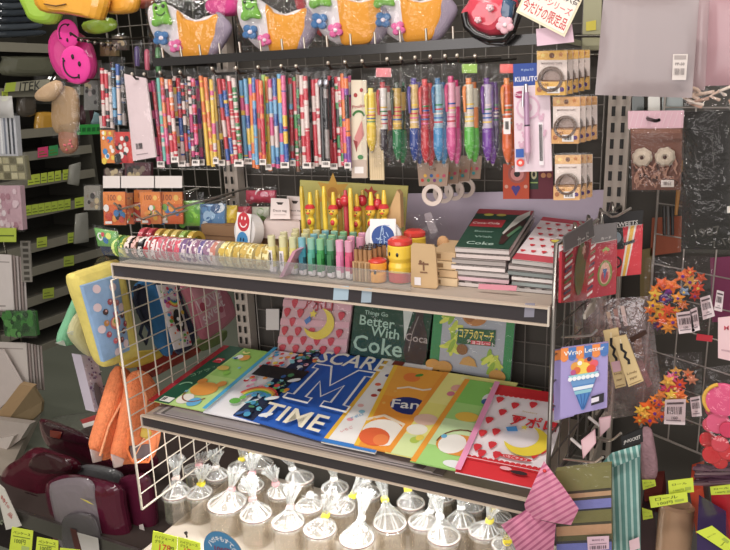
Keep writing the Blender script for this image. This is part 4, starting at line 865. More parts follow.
def f6(s):
    s.r(0, 0, 1, 1, 'f4ec8a').r(0, .3, 1, .6, 'f0e878').r(0, 0, 1, .22, 'd8e8a4').r(0, 0, .07, 1, 'f29a1e')
    blob(s, .3, .82, .07, 'f2b0a4'); blob(s, .28, .74, .05, 'e07a94'); blob(s, .2, .4, .15, 'f0c8b4', ry=.11); blob(s, .18, .28, .13, 'f4f0e0', ry=.1); blob(s, .24, .17, .06, 'b4cc4a'); blob(s, .28, .2, .05, 'f0d84a'); blob(s, .32, .95, .05, 'f6f0a4')
def f7(s):
    s.r(0, 0, 1, 1, 'a4d878').r(0, .2, 1, .5, 'd0eab0').r(0, .7, 1, 1, '86cc5a').r(0, 0, .07, 1, 'f2a01e')
    blob(s, .6, .8, .13, 'eeb23a', ry=.11); blob(s, .46, .8, .1, 'eef0f2', ry=.12); blob(s, .43, .76, .06, '3a6aa0'); blob(s, .32, .55, .15, 'eec23a', ry=.09); blob(s, .58, .5, .06, '8ad04a'); s.arc(.45, .95, .07, 200, 340, .03, 'f0e88a')
    blob(s, .42, .24, .27, 'e8962e', ry=.18); blob(s, .34, .24, .16, 'f6f2ea', ry=.17); s.arc(.42, .24, .27, 0, 180, .02, '7a4420'); blob(s, .5, .05, .14, 'e9ecec', ry=.06); blob(s, .2, .3, .035, '6ab8e0')
def f8(s):
    s.r(0, 0, 1, 1, 'f2eaee').r(0, .88, 1, 1, 'dc1f2c').r(0, 0, 1, .16, 'd8202c')
    for k in range(15):
        u = .08+k*.066; s.e(u, .885, .035, 'dc1f2c', n=10); s.e(u, .165, .035, 'd8202c', n=10)
    for u, v in ((.16, .8), (.38, .76), (.6, .8), (.85, .8), (.26, .66), (.14, .55), (.28, .44), (.13, .4), (.3, .3), (.14, .25), (.22, .2), (.9, .34), (.82, .28), (.47, .6), (.9, .6), (.4, .21)): strawberry(s, u, v, .055, 'e02a38')
    s.t_('アポロ', .69, .6, .23, '8a1420', wid=.58).t_('アポロ', .69, .602, .21, 'e8242e', wid=.55).t_('Strawberry', .6, .7, .04, 'c8a86a')
    crescent(s, .68, .4, .27, 'f2d81e'); s.pg([(.38, .5), (.5, .53), (.54, .48), (.42, .46)], '4a9ae0').star(.6, .53, .05, 'f4dc3a', 5)
    s.e(.62, .215, .2, 'd8202c', ry=.035, n=20).t_('いちごチョコ', .62, .215, .045, 'f8eef0').e(.72, .085, .1, '3a2428', ry=.03).e(.56, .1, .07, 'e8a8b0', ry=.03).r(.0, .13, 1, .137, 'f0b4ba')
    s.r(0, 0, .075, 1, 'f29ac4')
def crescent(s, u, v, r, c):
    pts = []; k = s.w/s.h
    for i in range(17): a = math.radians(-165+i*250/16); pts.append((u+r*math.cos(a), v+r*math.sin(a)*k))
    cx, cy, r2 = u-.10, v+.09*k*2, r*.95
    a0 = math.atan2((pts[-1][1]-cy)/k, pts[-1][0]-cx); a1 = math.atan2((pts[0][1]-cy)/k, pts[0][0]-cx)
    if a1 > a0: a1 -= 2*math.pi
    w = s.lift(); n = 16; inner = [(cx+r2*math.cos(a0+(a1-a0)*i/n)*1, cy+r2*math.sin(a0+(a1-a0)*i/n)*k) for i in range(n+1)]
    # fan strip between the outer arc and a flatter inner arc
    o = pts; m = len(o)-1
    q = [inner[n-i] for i in range(n+1)] 
    L = []; R = []
    for i in range(17):
        t = i/16; L.append(o[i]); th = .42*math.sin(math.pi*t)**.8*r
        dx, dy = u-o[i][0], (v-o[i][1])/k; d = math.hypot(dx, dy); R.append((o[i][0]+dx/d*th*1.5, o[i][1]+dy/d*th*1.5*k))
    s.b.add([s.p(a, b, w) for a, b in L]+[s.p(a, b, w) for a, b in R], [(i, i+1, 17+i+1, 17+i) for i in range(16)], c)
file_(-.5, (148, 400), (224, 345), 'red edged file showing only a thin red strip at the far left of the row', 'a8242e', None, .15)
file_(0, (154, 401), (230, 346), 'green file with a dark green band and orange blobs, left end of the row', 'b4dc7a', f1)
file_(1, (203, 412), (275, 350.5), 'file covered in coloured candy balls with a black label and rainbow', 'f0eef2', f2, .15)
file_(2, (233, 415), (306, 350), 'bright blue file with big white letters and a patterned dark spine', '1f5fc0', f3, br=(340, 446.5), tr=(398, 361.5))
file_(3, (321, 442), (386, 359), 'narrow showing white file with a yellow left edge and blue front edge', 'f2f0ee', f4, .12)
file_(4, (354, 445), (394, 365), 'orange file with a navy drink logo and mandarin', 'f49a1c', f5)
file_(5, (385, 452), (444, 372), 'pale yellow file between the orange one and the light green one', 'f4ec8a', f6)
file_(6, (410, 461), (465, 379), 'light green file with an orange and white round figure, beside the strawberry file', 'a4d878', f7)
file_(7, (455, 472), (495, 384), 'white strawberry file with red borders and yellow crescent, right end of the row', 'f2eaee', f8, .154)
# ------------------------------------------------------------------ cases hanging at the back of the middle shelf
def back_case(q, lab, base, draw, Y):
    t = T('clear_case', lab, 'case', W(*q[3], Y=Y), 'printed cases hanging behind the files')
    s = Sheet(*q, t=.008, Y=Y, c=base+':gloss'); draw(s); t.part(s, 'printed_case'); 
    t.part(Sheet(*q, Y=Y-.004, c=None, bulge=.006).skin('ffffff:film'), 'clear_cover')
def c1(s):
    for i in range(5):
        for j in range(7):
            u = .08+.2*i+(.1 if j % 2 else 0); v = .06+.14*j
            if u < .97 and not (.35 < u < .8 and .42 < v < .9): strawberry(s, u, v, .05, 'c8404e')
            elif u < .97 and v < .9: pass
    for v in (.2, .48, .76): s.r(0, v-.05, 1, v+.05, 'd8a4ae')
    for i in range(5):
        for j in range(7):
            u = .08+.2*i+(.1 if j % 2 else 0); v = .06+.14*j
            if u < .97 and not (.3 < u < .82 and .28 < v < .9): strawberry(s, u, v, .05, 'c8384a')
    s.t_('アポロ', .53, .78, .19, '7a1822', wid=.44).t_('アポロ', .53, .782, .17, 'b8323e', wid=.42); crescent(s, .58, .48, .22, 'e0c83a'); s.star(.48, .63, .06, 'e0c83a', 5).pg([(.36, .52), (.44, .6), (.46, .52), (.4, .46)], '4a7ab8')
back_case([(286, 286), (354, 292), (346, 354), (277, 352)], 'pinkish strawberry patterned case hanging left behind the files', 'cfa9ae', c1, -.035)
def c2(s):
    s.r(.05, .84, .62, 1, 'b8242e').t_('Coca-Cola', .34, .9, .15, 'ecdcd8', wid=.5)
    for tx, u, v, h in (('Things Go', .3, .7, .07), ('Better', .32, .58, .13), ('With', .44, .43, .13), ('Coke', .36, .21, .22)): s.t_(tx, u, v, h, '9fc0ae')
    s.pg([(.62, .96), (.78, .96), (.7, .35)], 'c4ccc6').pg([(.76, 0), (.7, .2), (.73, .5), (.8, .7), (.8, .92), (.9, .92), (.9, .7), (.97, .5), (1, .2), (.96, 0)], '2a1512').t_('Coca', .85, .42, .1, 'a89c98').line([(.77, .2), (.79, .5), (.84, .75)], .012, '8a7e78')
back_case([(356, 292), (434, 301), (425, 367), (350, 354)], 'dark green cola case with pale lettering hanging in the middle behind the files', '12402f', c2, -.03)
def c3(s):
    s.r(0, 0, .12, 1, '2f8a4e').r(.9, 0, 1, 1, '2f8a4e').r(0, .95, 1, 1, '2f8a4e')
    rr = random.Random(8)
    for u, v in ((.22, .8), (.3, .62), (.24, .34), (.75, .3), (.8, .2), (.3, .4)):
        for k in range(4): s.e(u+rr.uniform(-.06, .06), v+rr.uniform(-.05, .05), .1, rr.choice(['b8c83a', '8aae2a', 'd0d84a']), ry=.03, rot=rr.random()*3)
    blob(s, .52, .88, .16, 'b87a3a', ry=.14); blob(s, .46, .84, .06, '9a5f2a'); blob(s, .4, .36, .07, '8a5a2a'); 
    s.pg([(.33, .44), (.79, .47), (.79, .7), (.33, .67)], '1c5a34').t_('コアラのマーチ', .56, .6, .12, 'f0d85a', wid=.42).pg([(.5, .46), (.74, .475), (.74, .53), (.5, .515)], 'd04a5a').t_('チョコレート', .62, .495, .05, 'f4e4e4')
    s.pg([(.38, .14), (.6, .14), (.56, .24), (.49, .28), (.42, .24)], 'c8964a')
    for u in (.06, .2, .85): blob(s, u, .06, .1, 'c8923e', ry=.08)
back_case([(435, 302), (516, 310), (510, 382), (429, 367)], 'grey case with green side bands and leaf print hanging right behind the files', 'a9aeb8', c3, -.03)
b = B()
for i, (x, y) in enumerate(((305, 292), (395, 298), (470, 306))):
    q = W(x, y, Y=-.03); b = B(); b.tube([(q.x, .01, q.z+.004), (q.x, -.05, q.z), (q.x, -.062, q.z+.01)], .0022, 'a9a298:metal'); b.solo('display_hook', ['hook holding the strawberry case', 'hook holding the cola case', 'hook holding the grey and green case'][i]+' under the upper shelf', 'hook')
b = B()
for (x0, y0, x1, y1) in ((260, 310, 281, 312), (262, 327, 281, 329), (258, 318, 278, 344)): pass
s = rc(266, 309, 279, 330, -.01, t=.002, c='cfc8c4'); s.solo('blank_card', 'small pale card left of the strawberry case', 'card')
# ------------------------------------------------------------------ glass jars in tied bags on the bottom shelf
HJ = .072; ZR = ZB+HJ
jars = [  # rim centre px, rim radius px, tie px, tie colour, label
 (176, 493, 12.5, 176, 477, 'e9d4cf', 'leftmost tall glass jar with pale tie, standing clear beside the white wire grid'),
 (199, 493, 12, 201, 482, 'f2e21e', 'jar with a yellow tie just right of the leftmost jar'),
 (227, 503, 17.5, 231, 488, 'f0b9bc', 'jar with a pink tie and white lid, front left behind the blue round sign'),
 (256, 514, 14.5, 253, 498, 'f0bcbc', 'jar with a pink tie right above the blue round sign'),
 (288, 522, 15, 290, 506, 'f2d2d0', 'jar with a pale pink tie right of the blue round sign'),
 (320, 529, 15, 325, 514, 'f2e42a', 'jar with a round yellow tie in the front row, middle'),
 (357, 538, 16, 361, 517, 'f4f2f0', 'frontmost jar with a tall white twisted top, centre of the bottom shelf'),
 (309, 506, 12.5, 310, 494, 'eceae6', 'jar with a flat loosely gathered top between two tied rows'),
 (341, 507, 13, 352, 494, 'f0e21c', 'jar with a wide yellow tie behind the centre front jar'),
 (281, 492, 12.5, 276, 482, 'f0b4b8', 'jar with a pink tie behind the pale pink tied jar'),
 (300, 478, 12.5, 293, 467, 'eeeae6', 'jar with a white tie leaning left, under the blue file'),
 (335, 488, 12.5, 334, 477, 'eeeae6', 'jar with a white tie under the orange and white files'),
 (368, 493, 12.5, 366, 480, 'f0ece8', 'jar with a white tie behind the yellow tied jars'),
 (390, 523, 15, 384, 493, 'f4e61e', 'large jar with a yellow tie on the left of the right hand group'),
 (411, 503, 12.5, 408, 488, 'f4e430', 'jar with a yellow tie close under the shelf rail'),
 (423, 522, 13.5, 430, 509, 'f6f4f2', 'jar with a white tie between the large yellow tied jar and the front right jar'),
 (444, 536, 15, 440, 515, 'f8f4f4', 'frontmost jar of the right hand group, with a white top'),
 (461, 521, 13, 461, 506, 'f4f2f0', 'jar with a broad white tie behind the right front jar'),
 (472, 506, 11.5, 474, 497, 'efece8', 'low jar with a plain tie under the strawberry file'),
 (484, 531, 14, 489, 519, 'f2e24a', 'jar with a yellow tie left of the pink striped cloth'),
 (506, 545, 13, 507, 539, 'f2e028', 'jar with a yellow tie partly behind the pink striped cloth'),
 (443, 496, 11.5, 443, 487, 'ece8e4', 'jar with a plain white tie tucked under the light green file'),
 (195, 469, 11, 199, 463, 'f0bcc0', 'back jar with a pink tie in the left corner'),
 (217, 475, 11, 216, 465, 'eee6e2', 'back jar with a white crumpled top near the left corner'),
 (240, 467, 11, 242, 457, 'ecdc3a', 'back jar with a yellow tie, left of the two yellow ones'),
 (262, 464, 10.5, 253, 451, 'ecdc2a', 'back jar with a yellow tie, right of the two yellow ones'),
 (251, 486, 12, 252, 472, 'f0b4bc', 'second row jar with a pink bow tie'),
 (500, 517, 10.5, 494, 507, 'ecd84a', 'low back jar with a yellow tie at the right end under the strawberry file'),
]
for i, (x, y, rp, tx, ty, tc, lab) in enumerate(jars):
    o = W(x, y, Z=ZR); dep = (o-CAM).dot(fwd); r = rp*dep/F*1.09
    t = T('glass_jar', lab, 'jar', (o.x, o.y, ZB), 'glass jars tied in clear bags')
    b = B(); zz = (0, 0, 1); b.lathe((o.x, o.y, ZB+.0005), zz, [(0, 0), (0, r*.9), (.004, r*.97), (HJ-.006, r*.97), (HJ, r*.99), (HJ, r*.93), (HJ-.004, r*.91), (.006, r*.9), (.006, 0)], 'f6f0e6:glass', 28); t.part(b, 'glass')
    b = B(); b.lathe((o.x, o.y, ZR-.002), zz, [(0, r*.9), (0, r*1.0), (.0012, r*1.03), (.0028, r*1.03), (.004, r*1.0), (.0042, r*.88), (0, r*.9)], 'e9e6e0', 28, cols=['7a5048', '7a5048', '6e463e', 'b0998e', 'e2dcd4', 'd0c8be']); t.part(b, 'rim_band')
    tie = W(tx, ty, Z=ZR+.036); ax = tie-V((o.x, o.y, ZR)); 
    if ax.length > .06: tie = V((o.x, o.y, ZR))+ax*.06/ax.length; ax = tie-V((o.x, o.y, ZR))
    b = B(); n = 56; rr = random.Random(i); rings = []
    base = V((o.x, o.y, ZR-.004)); H = ax.length
    prof = [(-.004, r*1.05, .01), (0, r*1.06, .02), (.1, r*1.0, .05), (.28, r*.78, .1), (.5, r*.52, .16), (.75, r*.28, .2), (1, .0055, .12), (1.08, .0065, .12), (1.4, .009, .25), (1.8, .013, .3), (2.2, .019, .4)]
    for j, (tt, rad, pl) in enumerate(prof):
        if flat := ('flat loosely' in lab): tt = min(tt, 1)*.6+max(0, tt-1)*.1
        cen = base+ax*tt+V((0, 0, .004*(tt > 0))) if tt > 0 else base+V((0, 0, tt))
        ring = []
        for k in range(n):
            a = 2*math.pi*k/n; w_ = 1+pl*(math.cos(14*a+i)+.6*math.sin(9*a+.4*j+i))*.6
            ring.append(cen+V((math.cos(a), math.sin(a), 0))*rad*w_+V((0, 0, rr.uniform(-.001, .001) if tt > 1.5 else 0)))
        rings.append(ring)
    st = [rr.random() < .26 for k in range(n)]
    for j in range(len(rings)-1):
        for sel, mt in ((0, 'f6f8f6:bag'), (1, 'f4f6f4:streak')):
            ks = [k for k in range(n) if (st[k] and 2 <= j) == bool(sel) or (j >= 7 and rr.random() < .3 and sel)]
            if ks: b.add(rings[j]+rings[j+1], [(k, (k+1) % n, n+(k+1) % n, n+k) for k in ks], mt, True)
    t.part(b, 'clear_bag')
    b = B(); cen = base+ax*1.04; rad = .0085; b.lathe(cen+V((0, 0, -.004)), ax, [(0, rad), (.005, rad*1.12), (.010, rad)], tc, 14)
    dd = right; b.hexa([cen+dd*(-.006)+V((0, -.008, -.003)), cen+dd*.012+V((0, -.008, -.002)), cen+dd*.012+V((0, -.006, -.002)), cen+dd*(-.006)+V((0, -.006, -.003)), cen+dd*(-.006)+V((0, -.008, .004)), cen+dd*.012+V((0, -.008, .006)), cen+dd*.012+V((0, -.006, .006)), cen+dd*(-.006)+V((0, -.006, .004))], tc)
    t.part(b, 'tie')
# signs along the front of the bottom shelf
t = T('round_sign', 'blue round sign with white Japanese lettering at the front of the bottom shelf', 'sign', W(223, 552, Y=-.405))
o = W(224, 553, Y=-.41); b = B(); b.lathe(o, (0, -1, 0), [(0, 0), (0, .052), (.002, .052), (.002, 0)], '3f80ac', 40, cols=['3f80ac', '2a3a4a', '3f80ac'], smooth=False); t.part(b, 'disc')
s = Sheet(o+V((-.05, -.0022, .05)), o+V((.05, -.0022, .05)), o+V((.05, -.0022, -.05)), o+V((-.05, -.0022, -.05)), c=None)
for k, ch in enumerate('ハガキもすてき'):
    a = 150-k*20; s.t_(ch, .5+.36*math.cos(math.radians(a)), .5+.36*math.sin(math.radians(a)), .12, 'f2f0ee', rot=a-90)
s.t_('100円', .5, .58, .17, '8a2c4a'); t.part(s, 'lettering')
for k, (q, lab) in enumerate((([(153, 531), (177, 537), (176, 556), (151, 554)], 'yellow price card left of the blue round sign, nearest the burgundy cases'), ([(178, 537), (200, 543), (200, 560), (177, 556)], 'yellow price card touching the left edge of the blue round sign'))):
    s = Sheet(*q, t=.0015, c='d8ea1e', Y=-.407-.001*k); s.t_('ハイジュース', .5, .8, .12, '2a3a14', wid=.8).t_('グラス', .3, .6, .12, '2a3a14').t_('178', .55, .35, .26, 'd84a2a').t_('円', .82, .35, .16, '2a3a14'); s.solo('price_card', lab, 'price card')
b = B(); b.tube([W(186, 533, Y=-.4)+V((-.004, 0, 0)), W(186, 533, Y=-.405)+V((.004, -.004, .004)), W(187, 537, Y=-.407)], .002, '3a3430:metal'); b.ball(W(186, 533, Y=-.405), .004, '2a2624:metal', 8, 6); b.solo('card_clip', 'dark metal clip above the yellow price cards', 'clip')
# ================================================================== left end: soft goods outside the white grid
NX = V((1, 0, 0))
def ox(pts, X): return [W(x, y, X=X) for x, y in pts]
# yellow trimmed pouch
X = -.115
t = T('cushion_pouch', 'puffy yellow pouch with a pale blue dotted panel hanging left of the white grid', 'pouch', W(105, 367, X=X))
b = B(); b.puff(ox(smooth([(71, 279), (76, 272), (95, 266), (113, 260), (119, 264), (126, 300), (135, 352), (134, 357), (120, 362), (105, 367), (98, 360), (86, 322)]), X), NX, .03, 'e8d46a:cloth', lev=6, hb=.045); t.part(b, 'pouch_body')
s = Sheet(W(83, 286, X=X+.032), W(118, 275, X=X+.032), W(130, 350, X=X+.032), W(104, 362, X=X+.032), t=.01, c=None, bulge=.008); s.slab('8fb0d8:cloth')
for u, v in ((.3, .92), (.75, .88), (.18, .7), (.15, .42), (.5, .06), (.85, .12), (.88, .6)): s.e(u, v, .11, 'ecd2d8', n=12)
rr = random.Random(2)
for u, v, c in ((.55, .72, 'a8505a'), (.75, .68, 'c87a7a'), (.35, .62, '4a3434'), (.85, .5, '5a3a3a'), (.3, .48, 'c88a3a'), (.3, .33, 'b04a5a'), (.8, .3, '5a343c'), (.46, .22, 'd8606a'), (.68, .2, '7a3a44'), (.62, .56, 'c8466a'), (.9, .38, 'a03a4a')): s.e(u, v, .085, c, n=7).e(u+.02, v+.01, .035, 'd8a09a', n=6)
s.e(.55, .45, .17, 'c86a6a').e(.55, .46, .12, 'e0b07a').e(.55, .47, .06, '7aa04a'); t.part(s, 'printed_panel')
b = B(); b.puff(ox(smooth([(93, 276), (97, 262), (103, 256), (110, 258), (112, 262), (104, 268)]), X-.01), NX, .012, 'c9d4d8:film'); t.part(b, 'clear_wrap')
# pouches behind
for i, (pts, X, c, lab) in enumerate((([(57, 342), (66, 318), (78, 292), (84, 300), (84, 330), (72, 345)], -.20, '6fae86', 'mint green pouch peeping out behind the yellow trimmed pouch'), ([(68, 332), (78, 312), (88, 322), (96, 352), (88, 356), (76, 346)], -.17, 'b8b48a', 'grey and yellow patterned pouch behind the yellow trimmed pouch'))):
    b = B(); b.puff(ox(smooth(pts), X), NX, .014, c+':cloth'); t = T('cushion_pouch', lab, 'pouch', b.base()); t.part(b, 'pouch_body')
    b = B(); q = ox([(pts[0][0]-2, pts[0][1]+1), (pts[0][0]+6, pts[0][1]-2), (pts[0][0]+8, pts[0][1]+4)], X+.006); b.prism(q, (.003, 0, 0), 'dde4e0:milky'); t.part(b, 'clear_corner')
# green blue packet at the shelf corner
t = T('toy_pack', 'green and navy packet at the left end of the upper shelf by the tape rolls', 'pack', W(104, 252, Y=-.33))
s = Sheet((94, 228), (116, 232), (118, 247), (98, 246), t=.006, Y=-.33, c=None, bulge=.006); s.slab('6fae5a:gloss'); s.e(.3, .6, .14, 'e8ece4').e(.55, .4, .12, '2f6fb0').e(.7, .7, .12, 'd8e06a').e(.45, .75, .08, 'd0384a'); t.part(s, 'contents')
s = Sheet((100, 246), (117, 247), (118, 256), (103, 255), t=.004, Y=-.33, c='27304a:gloss'); t.part(s, 'navy_base')
t.part(Sheet((92, 224), (118, 229), (120, 254), (97, 256), Y=-.34, c=None, bulge=.006).skin('ffffff:film'), 'clear_wrap')
# pen cases seen through the grid
def soft(pts, X, c, h, name, lab, extra=None, cat='pen case', hb=None):
    b = B(); b.puff(ox(smooth(pts), X), NX, h, c, hb=hb); t = T(name, lab, cat, b.base()); t.part(b, 'case_body')
    if extra: extra(t, X)
    return t
def ex_blue(t, X):
    b = B(); b.tube(ox([(139, 284), (134, 300), (141, 318), (150, 330), (146, 344), (140, 334), (143, 322)], X+.03), .004, '23283a:cloth'); t.part(b, 'strap')
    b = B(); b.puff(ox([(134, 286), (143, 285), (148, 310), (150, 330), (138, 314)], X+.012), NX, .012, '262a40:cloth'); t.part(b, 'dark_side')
soft([(133, 292), (140, 281), (157, 281), (162, 310), (172, 350), (163, 355), (150, 332), (138, 308)], -.13, '2c6ea4:cloth', .02, 'pen_case', 'plain blue pen case hanging behind the white grid', ex_blue)
def ex_col(t, X):
    s = Sheet(W(157, 285, X=X+.0135), W(176, 285, X=X+.0135), W(192, 345, X=X+.0135), W(175, 350, X=X+.0135), t=.004, c=None, bulge=.004); s.slab('f0e8ea')
    rr = random.Random(9)
    for k in range(60): s.e(rr.uniform(.08, .92), rr.uniform(.04, .96), rr.uniform(.04, .1), rr.choice(['e84a6a', 'f2c83a', '3a9ad0', 'f08ab0', '6ab84a', '2a3a8a', 'f0f0f2', '8a4aa0', 'e87a3a']), n=7)
    for k, c in enumerate(('d8344a', 'f0a03a', 'e8d84a', '4aa85a', '3a70c0')): s.arc(.5, .8, .34-.05*k, 200, 340, .05, c)
    s.e(.45, .45, .26, '1c1a20', ry=.5).e(.5, .4, .12, 'e8e4ea').e(.42, .48, .08, 'f0f0f2'); t.part(s, 'printed_panel')
soft([(154, 288), (158, 282), (176, 283), (184, 305), (196, 332), (195, 342), (186, 353), (178, 355), (170, 340)], -.12, '28304e:vinyl', .012, 'pen_case', 'brightly patterned pen case with rainbow print behind the white grid', ex_col)
def ex_pink(t, X):
    s = Sheet(W(191, 288, X=X+.0165), W(220, 290, X=X+.0165), W(226, 316, X=X+.0165), W(203, 328, X=X+.0165), t=.003, c=None, bulge=.003); s.slab('dd9aa8')
    s.t_('LOVE', .5, .7, .3, 'f2d8de', rot=20).t_('sweet', .55, .35, .25, 'f2dce0', rot=20).e(.2, .5, .12, 'b84a60').e(.82, .8, .08, 'f0d4da').e(.85, .3, .1, 'c05a70'); t.part(s, 'printed_panel')
soft([(180, 285), (200, 284), (224, 288), (235, 311), (232, 320), (218, 332), (203, 340), (196, 330), (188, 305)], -.12, 'cf7a8c:vinyl', .014, 'pen_case', 'pink lettered pen case hanging behind the white grid near the slotted upright', ex_pink)
for pts, X, c, lab in (([(140, 356), (160, 348), (180, 352), (196, 346), (200, 352), (170, 368), (150, 378), (138, 372)], -.15, '9c3a30:vinyl', 'dull red pouch low behind the white grid'), ([(120, 362), (135, 352), (158, 350), (162, 356), (140, 366), (124, 368)], -.14, 'd8b83a:cloth', 'yellow piping of a pouch low behind the white grid'), ([(196, 340), (214, 334), (226, 330), (224, 340), (206, 350), (198, 350)], -.15, '6f8048:cloth', 'olive green pouch low behind the white grid')):
    b = B(); b.puff(ox(smooth(pts), X), NX, .012, c); b.solo('soft_pouch', lab, 'pouch')
# orange mesh bags
for i, (pts, X, lab) in enumerate((([(114, 370), (122, 367), (130, 374), (126, 400), (118, 432), (111, 456), (100, 460), (91, 450), (92, 440), (102, 408)], -.15, 'orange mesh bag, left of the pair below the yellow trimmed pouch'), ([(128, 378), (138, 370), (150, 376), (160, 400), (158, 440), (150, 460), (132, 464), (112, 461), (118, 430), (124, 400)], -.11, 'orange mesh bag with a grey window, right of the pair and seen through the grid'))):
    b = B(); b.puff(ox(smooth(pts), X), NX, .022, 'f0834a:mesh', lev=6); t = T('mesh_bag', lab, 'bag', b.base()); t.part(b, 'mesh_body')
    x, y = (97, 455) if i == 0 else (118, 460)
    b = B(); b.puff(ox([(x-7, y-6), (x+6, y-2), (x+4, y+6), (x-4, y+8)], X+.01), NX, .006, 'd8c4c0:milky'); t.part(b, 'clear_corner')
    b = B(); b.tube(ox([pts[2], mid3] if 0 else [(pts[1][0], pts[1][1]+2), (pts[2][0]-4, pts[2][1]+20), (pts[5][0]-2, pts[5][1]-30), (pts[6][0], pts[6][1]-4)], X+.024), .003, 'f2a070:mesh'); t.part(b, 'seam')
    if i == 1:
        s = Sheet(W(130, 446, X=X+.026), W(150, 444, X=X+.026), W(150, 458, X=X+.026), W(132, 459, X=X+.026), t=.003, c='6a5a5c:cloth'); t.part(s, 'grey_window')
        b = B(); b.tube(ox([(129, 428), (127, 450), (132, 462), (148, 462), (152, 450)], X+.026), .0035, 'ff7a34:mesh'); t.part(b, 'bright_piping')
        b = B(); b.puff(ox([(142, 428), (148, 426), (152, 434), (146, 440), (140, 436)], X+.024), NX, .004, 'd8b84a:cloth'); t.part(b, 'yellow_motif')
s = Sheet(W(81, 355, X=-.2), W(97, 357, X=-.2), W(108, 408, X=-.2), W(95, 412, X=-.2), t=.03, c='c4bac8')
rr = random.Random(6)
for k in range(45): s.e(rr.random(), rr.random(), rr.uniform(.03, .08), rr.choice(['7a5a8c', '9a84a8', 'e6e0ea', '5a4a6a', '8a6a7a']), n=6)
s.e(.4, .25, .25, '6a6468', ry=.9); s.solo('patterned_box', 'pale box speckled with purple, left of the orange mesh bags', 'box')
# ------------------------------------------------------------------ burgundy cases on the low deck
ZD = .2
b = B(); b.box((-1.05, -.17, ZD-.03), (-.10, .42, ZD), '4a3e3a:matte'); b.box((-1.05, -.18, ZD-.05), (-.10, -.17, ZD+.004), '8a8480:metal'); b.box((-1.0, -.14, 0), (-.15, .38, ZD-.03), '2c2624:matte')
b.solo('low_deck', 'low dark display deck under the burgundy cases', 'deck')
def case(pts, Y, h, c, lab, parts=(), name='storage_case', cat='case'):
    b = B(); b.puff(outline(smooth(pts), Y), V((0, -.85, .5)).normalized(), h, c, lev=6, hb=h*1.3); t = T(name, lab, cat, b.base()); t.part(b, 'case_body')
    for nm, pp, dy, hh, cc in parts:
        b = B(); b.puff(outline(smooth(pp) if len(pp) > 4 else pp, Y-dy), V((0, -.85, .5)).normalized(), hh, cc); t.part(b, nm)
    return t
case([(40, 421), (50, 420), (72, 428), (92, 438), (120, 446), (150, 448), (158, 466), (140, 478), (112, 478), (78, 462), (48, 446)], .10, .03, '521a2a:vinyl', 'flat burgundy case at the back, under the orange mesh bags', (('dark_rim', [(42, 422), (60, 426), (92, 440), (90, 446), (60, 440), (46, 436)], .035, .006, '3a1420:vinyl'), ('rust_label', [(50, 430), (62, 432), (60, 439), (50, 437)], .045, .003, '7a2f22:vinyl')))
case([(4, 481), (10, 466), (24, 457), (38, 447), (56, 452), (74, 459), (77, 470), (60, 482), (54, 500), (60, 538), (30, 530), (16, 506)], -.04, .05, '561426:vinyl', 'rounded burgundy case with shiny wrapping at the lower left', (('inner_bag', [(30, 462), (44, 452), (70, 462), (68, 472), (46, 474), (32, 470)], .045, .014, '3c1a20:vinyl'), ('dark_front', [(22, 492), (44, 500), (54, 520), (54, 536), (34, 528), (24, 510)], .05, .008, '2e1218:vinyl')))
case([(74, 472), (88, 464), (112, 468), (122, 476), (118, 488), (96, 482), (80, 480)], .02, .03, '6f7072:vinyl', 'grey shiny pack lying between the burgundy cases', name='grey_pack', cat='pack')
case([(118, 486), (136, 474), (150, 478), (156, 520), (150, 560), (126, 560)], -.06, .03, '5e1c36:vinyl', 'burgundy case end standing at the foot of the white grid', (('price_sticker', [(139, 525), (143, 524), (145, 532), (140, 534)], .034, .001, 'ddd2cc'),))
case([(48, 488), (56, 478), (72, 474), (98, 478), (120, 486), (124, 504), (128, 560), (64, 560), (54, 520)], -.12, .045, '5a1830:vinyl', 'front burgundy case with a grey see-through window', (('grey_window', [(50, 488), (58, 480), (76, 477), (92, 481), (97, 500), (103, 556), (66, 556), (56, 520)], .032, .022, '857a80:vinyl'), ('dark_tray', [(62, 522), (76, 512), (96, 520), (100, 556), (68, 556)], .055, .012, '5a5458:vinyl'), ('brown_tag', [(70, 528), (76, 530), (82, 552), (76, 554)], .068, .002, '5a2f2a'), ('white_card', [(76, 532), (98, 538), (100, 556), (82, 554)], .066, .002, 'd8d2ce'), ('yellow_zip', [(80, 498), (88, 501), (94, 505), (88, 503)], .06, .002, 'c9b84a')))
case([(44, 424), (60, 416), (96, 412), (102, 424), (96, 438), (70, 432)], .04, .008, '8a9488:film', 'clear pack of small things on top of the flat burgundy case', (('red_label', [(80, 420), (98, 414), (99, 420), (84, 426)], .008, .002, 'a83a38'), ('white_label', [(82, 424), (96, 420), (97, 424), (84, 428)], .009, .002, 'e0dcd4')), name='clear_pack', cat='pack')
s = Sheet((-6, 480), (4, 489), (21, 526), (6, 530), t=.003, Y=-.2, c='d9d4c9'); s.t_('特価', .55, .6, .35, 'b83a30', rot=-50).t_('品', .6, .3, .3, 'b83a30', rot=-50); s.solo('shop_card', 'white card with red brushed characters at the far left bottom', 'card')
b = B(); rr = random.Random(3)
for k in range(9): a = W(rr.uniform(-4, 8), rr.uniform(506, 524), Y=-.17); b.tube([a, a+V((.012, -.004, .012)), a+V((.022, 0, .002))], .0035, rr.choice(['7a8068', '9aa08a', '565a48']))
b.solo('wire_coil', 'tangle of grey green wire below the white and red card', 'wire')
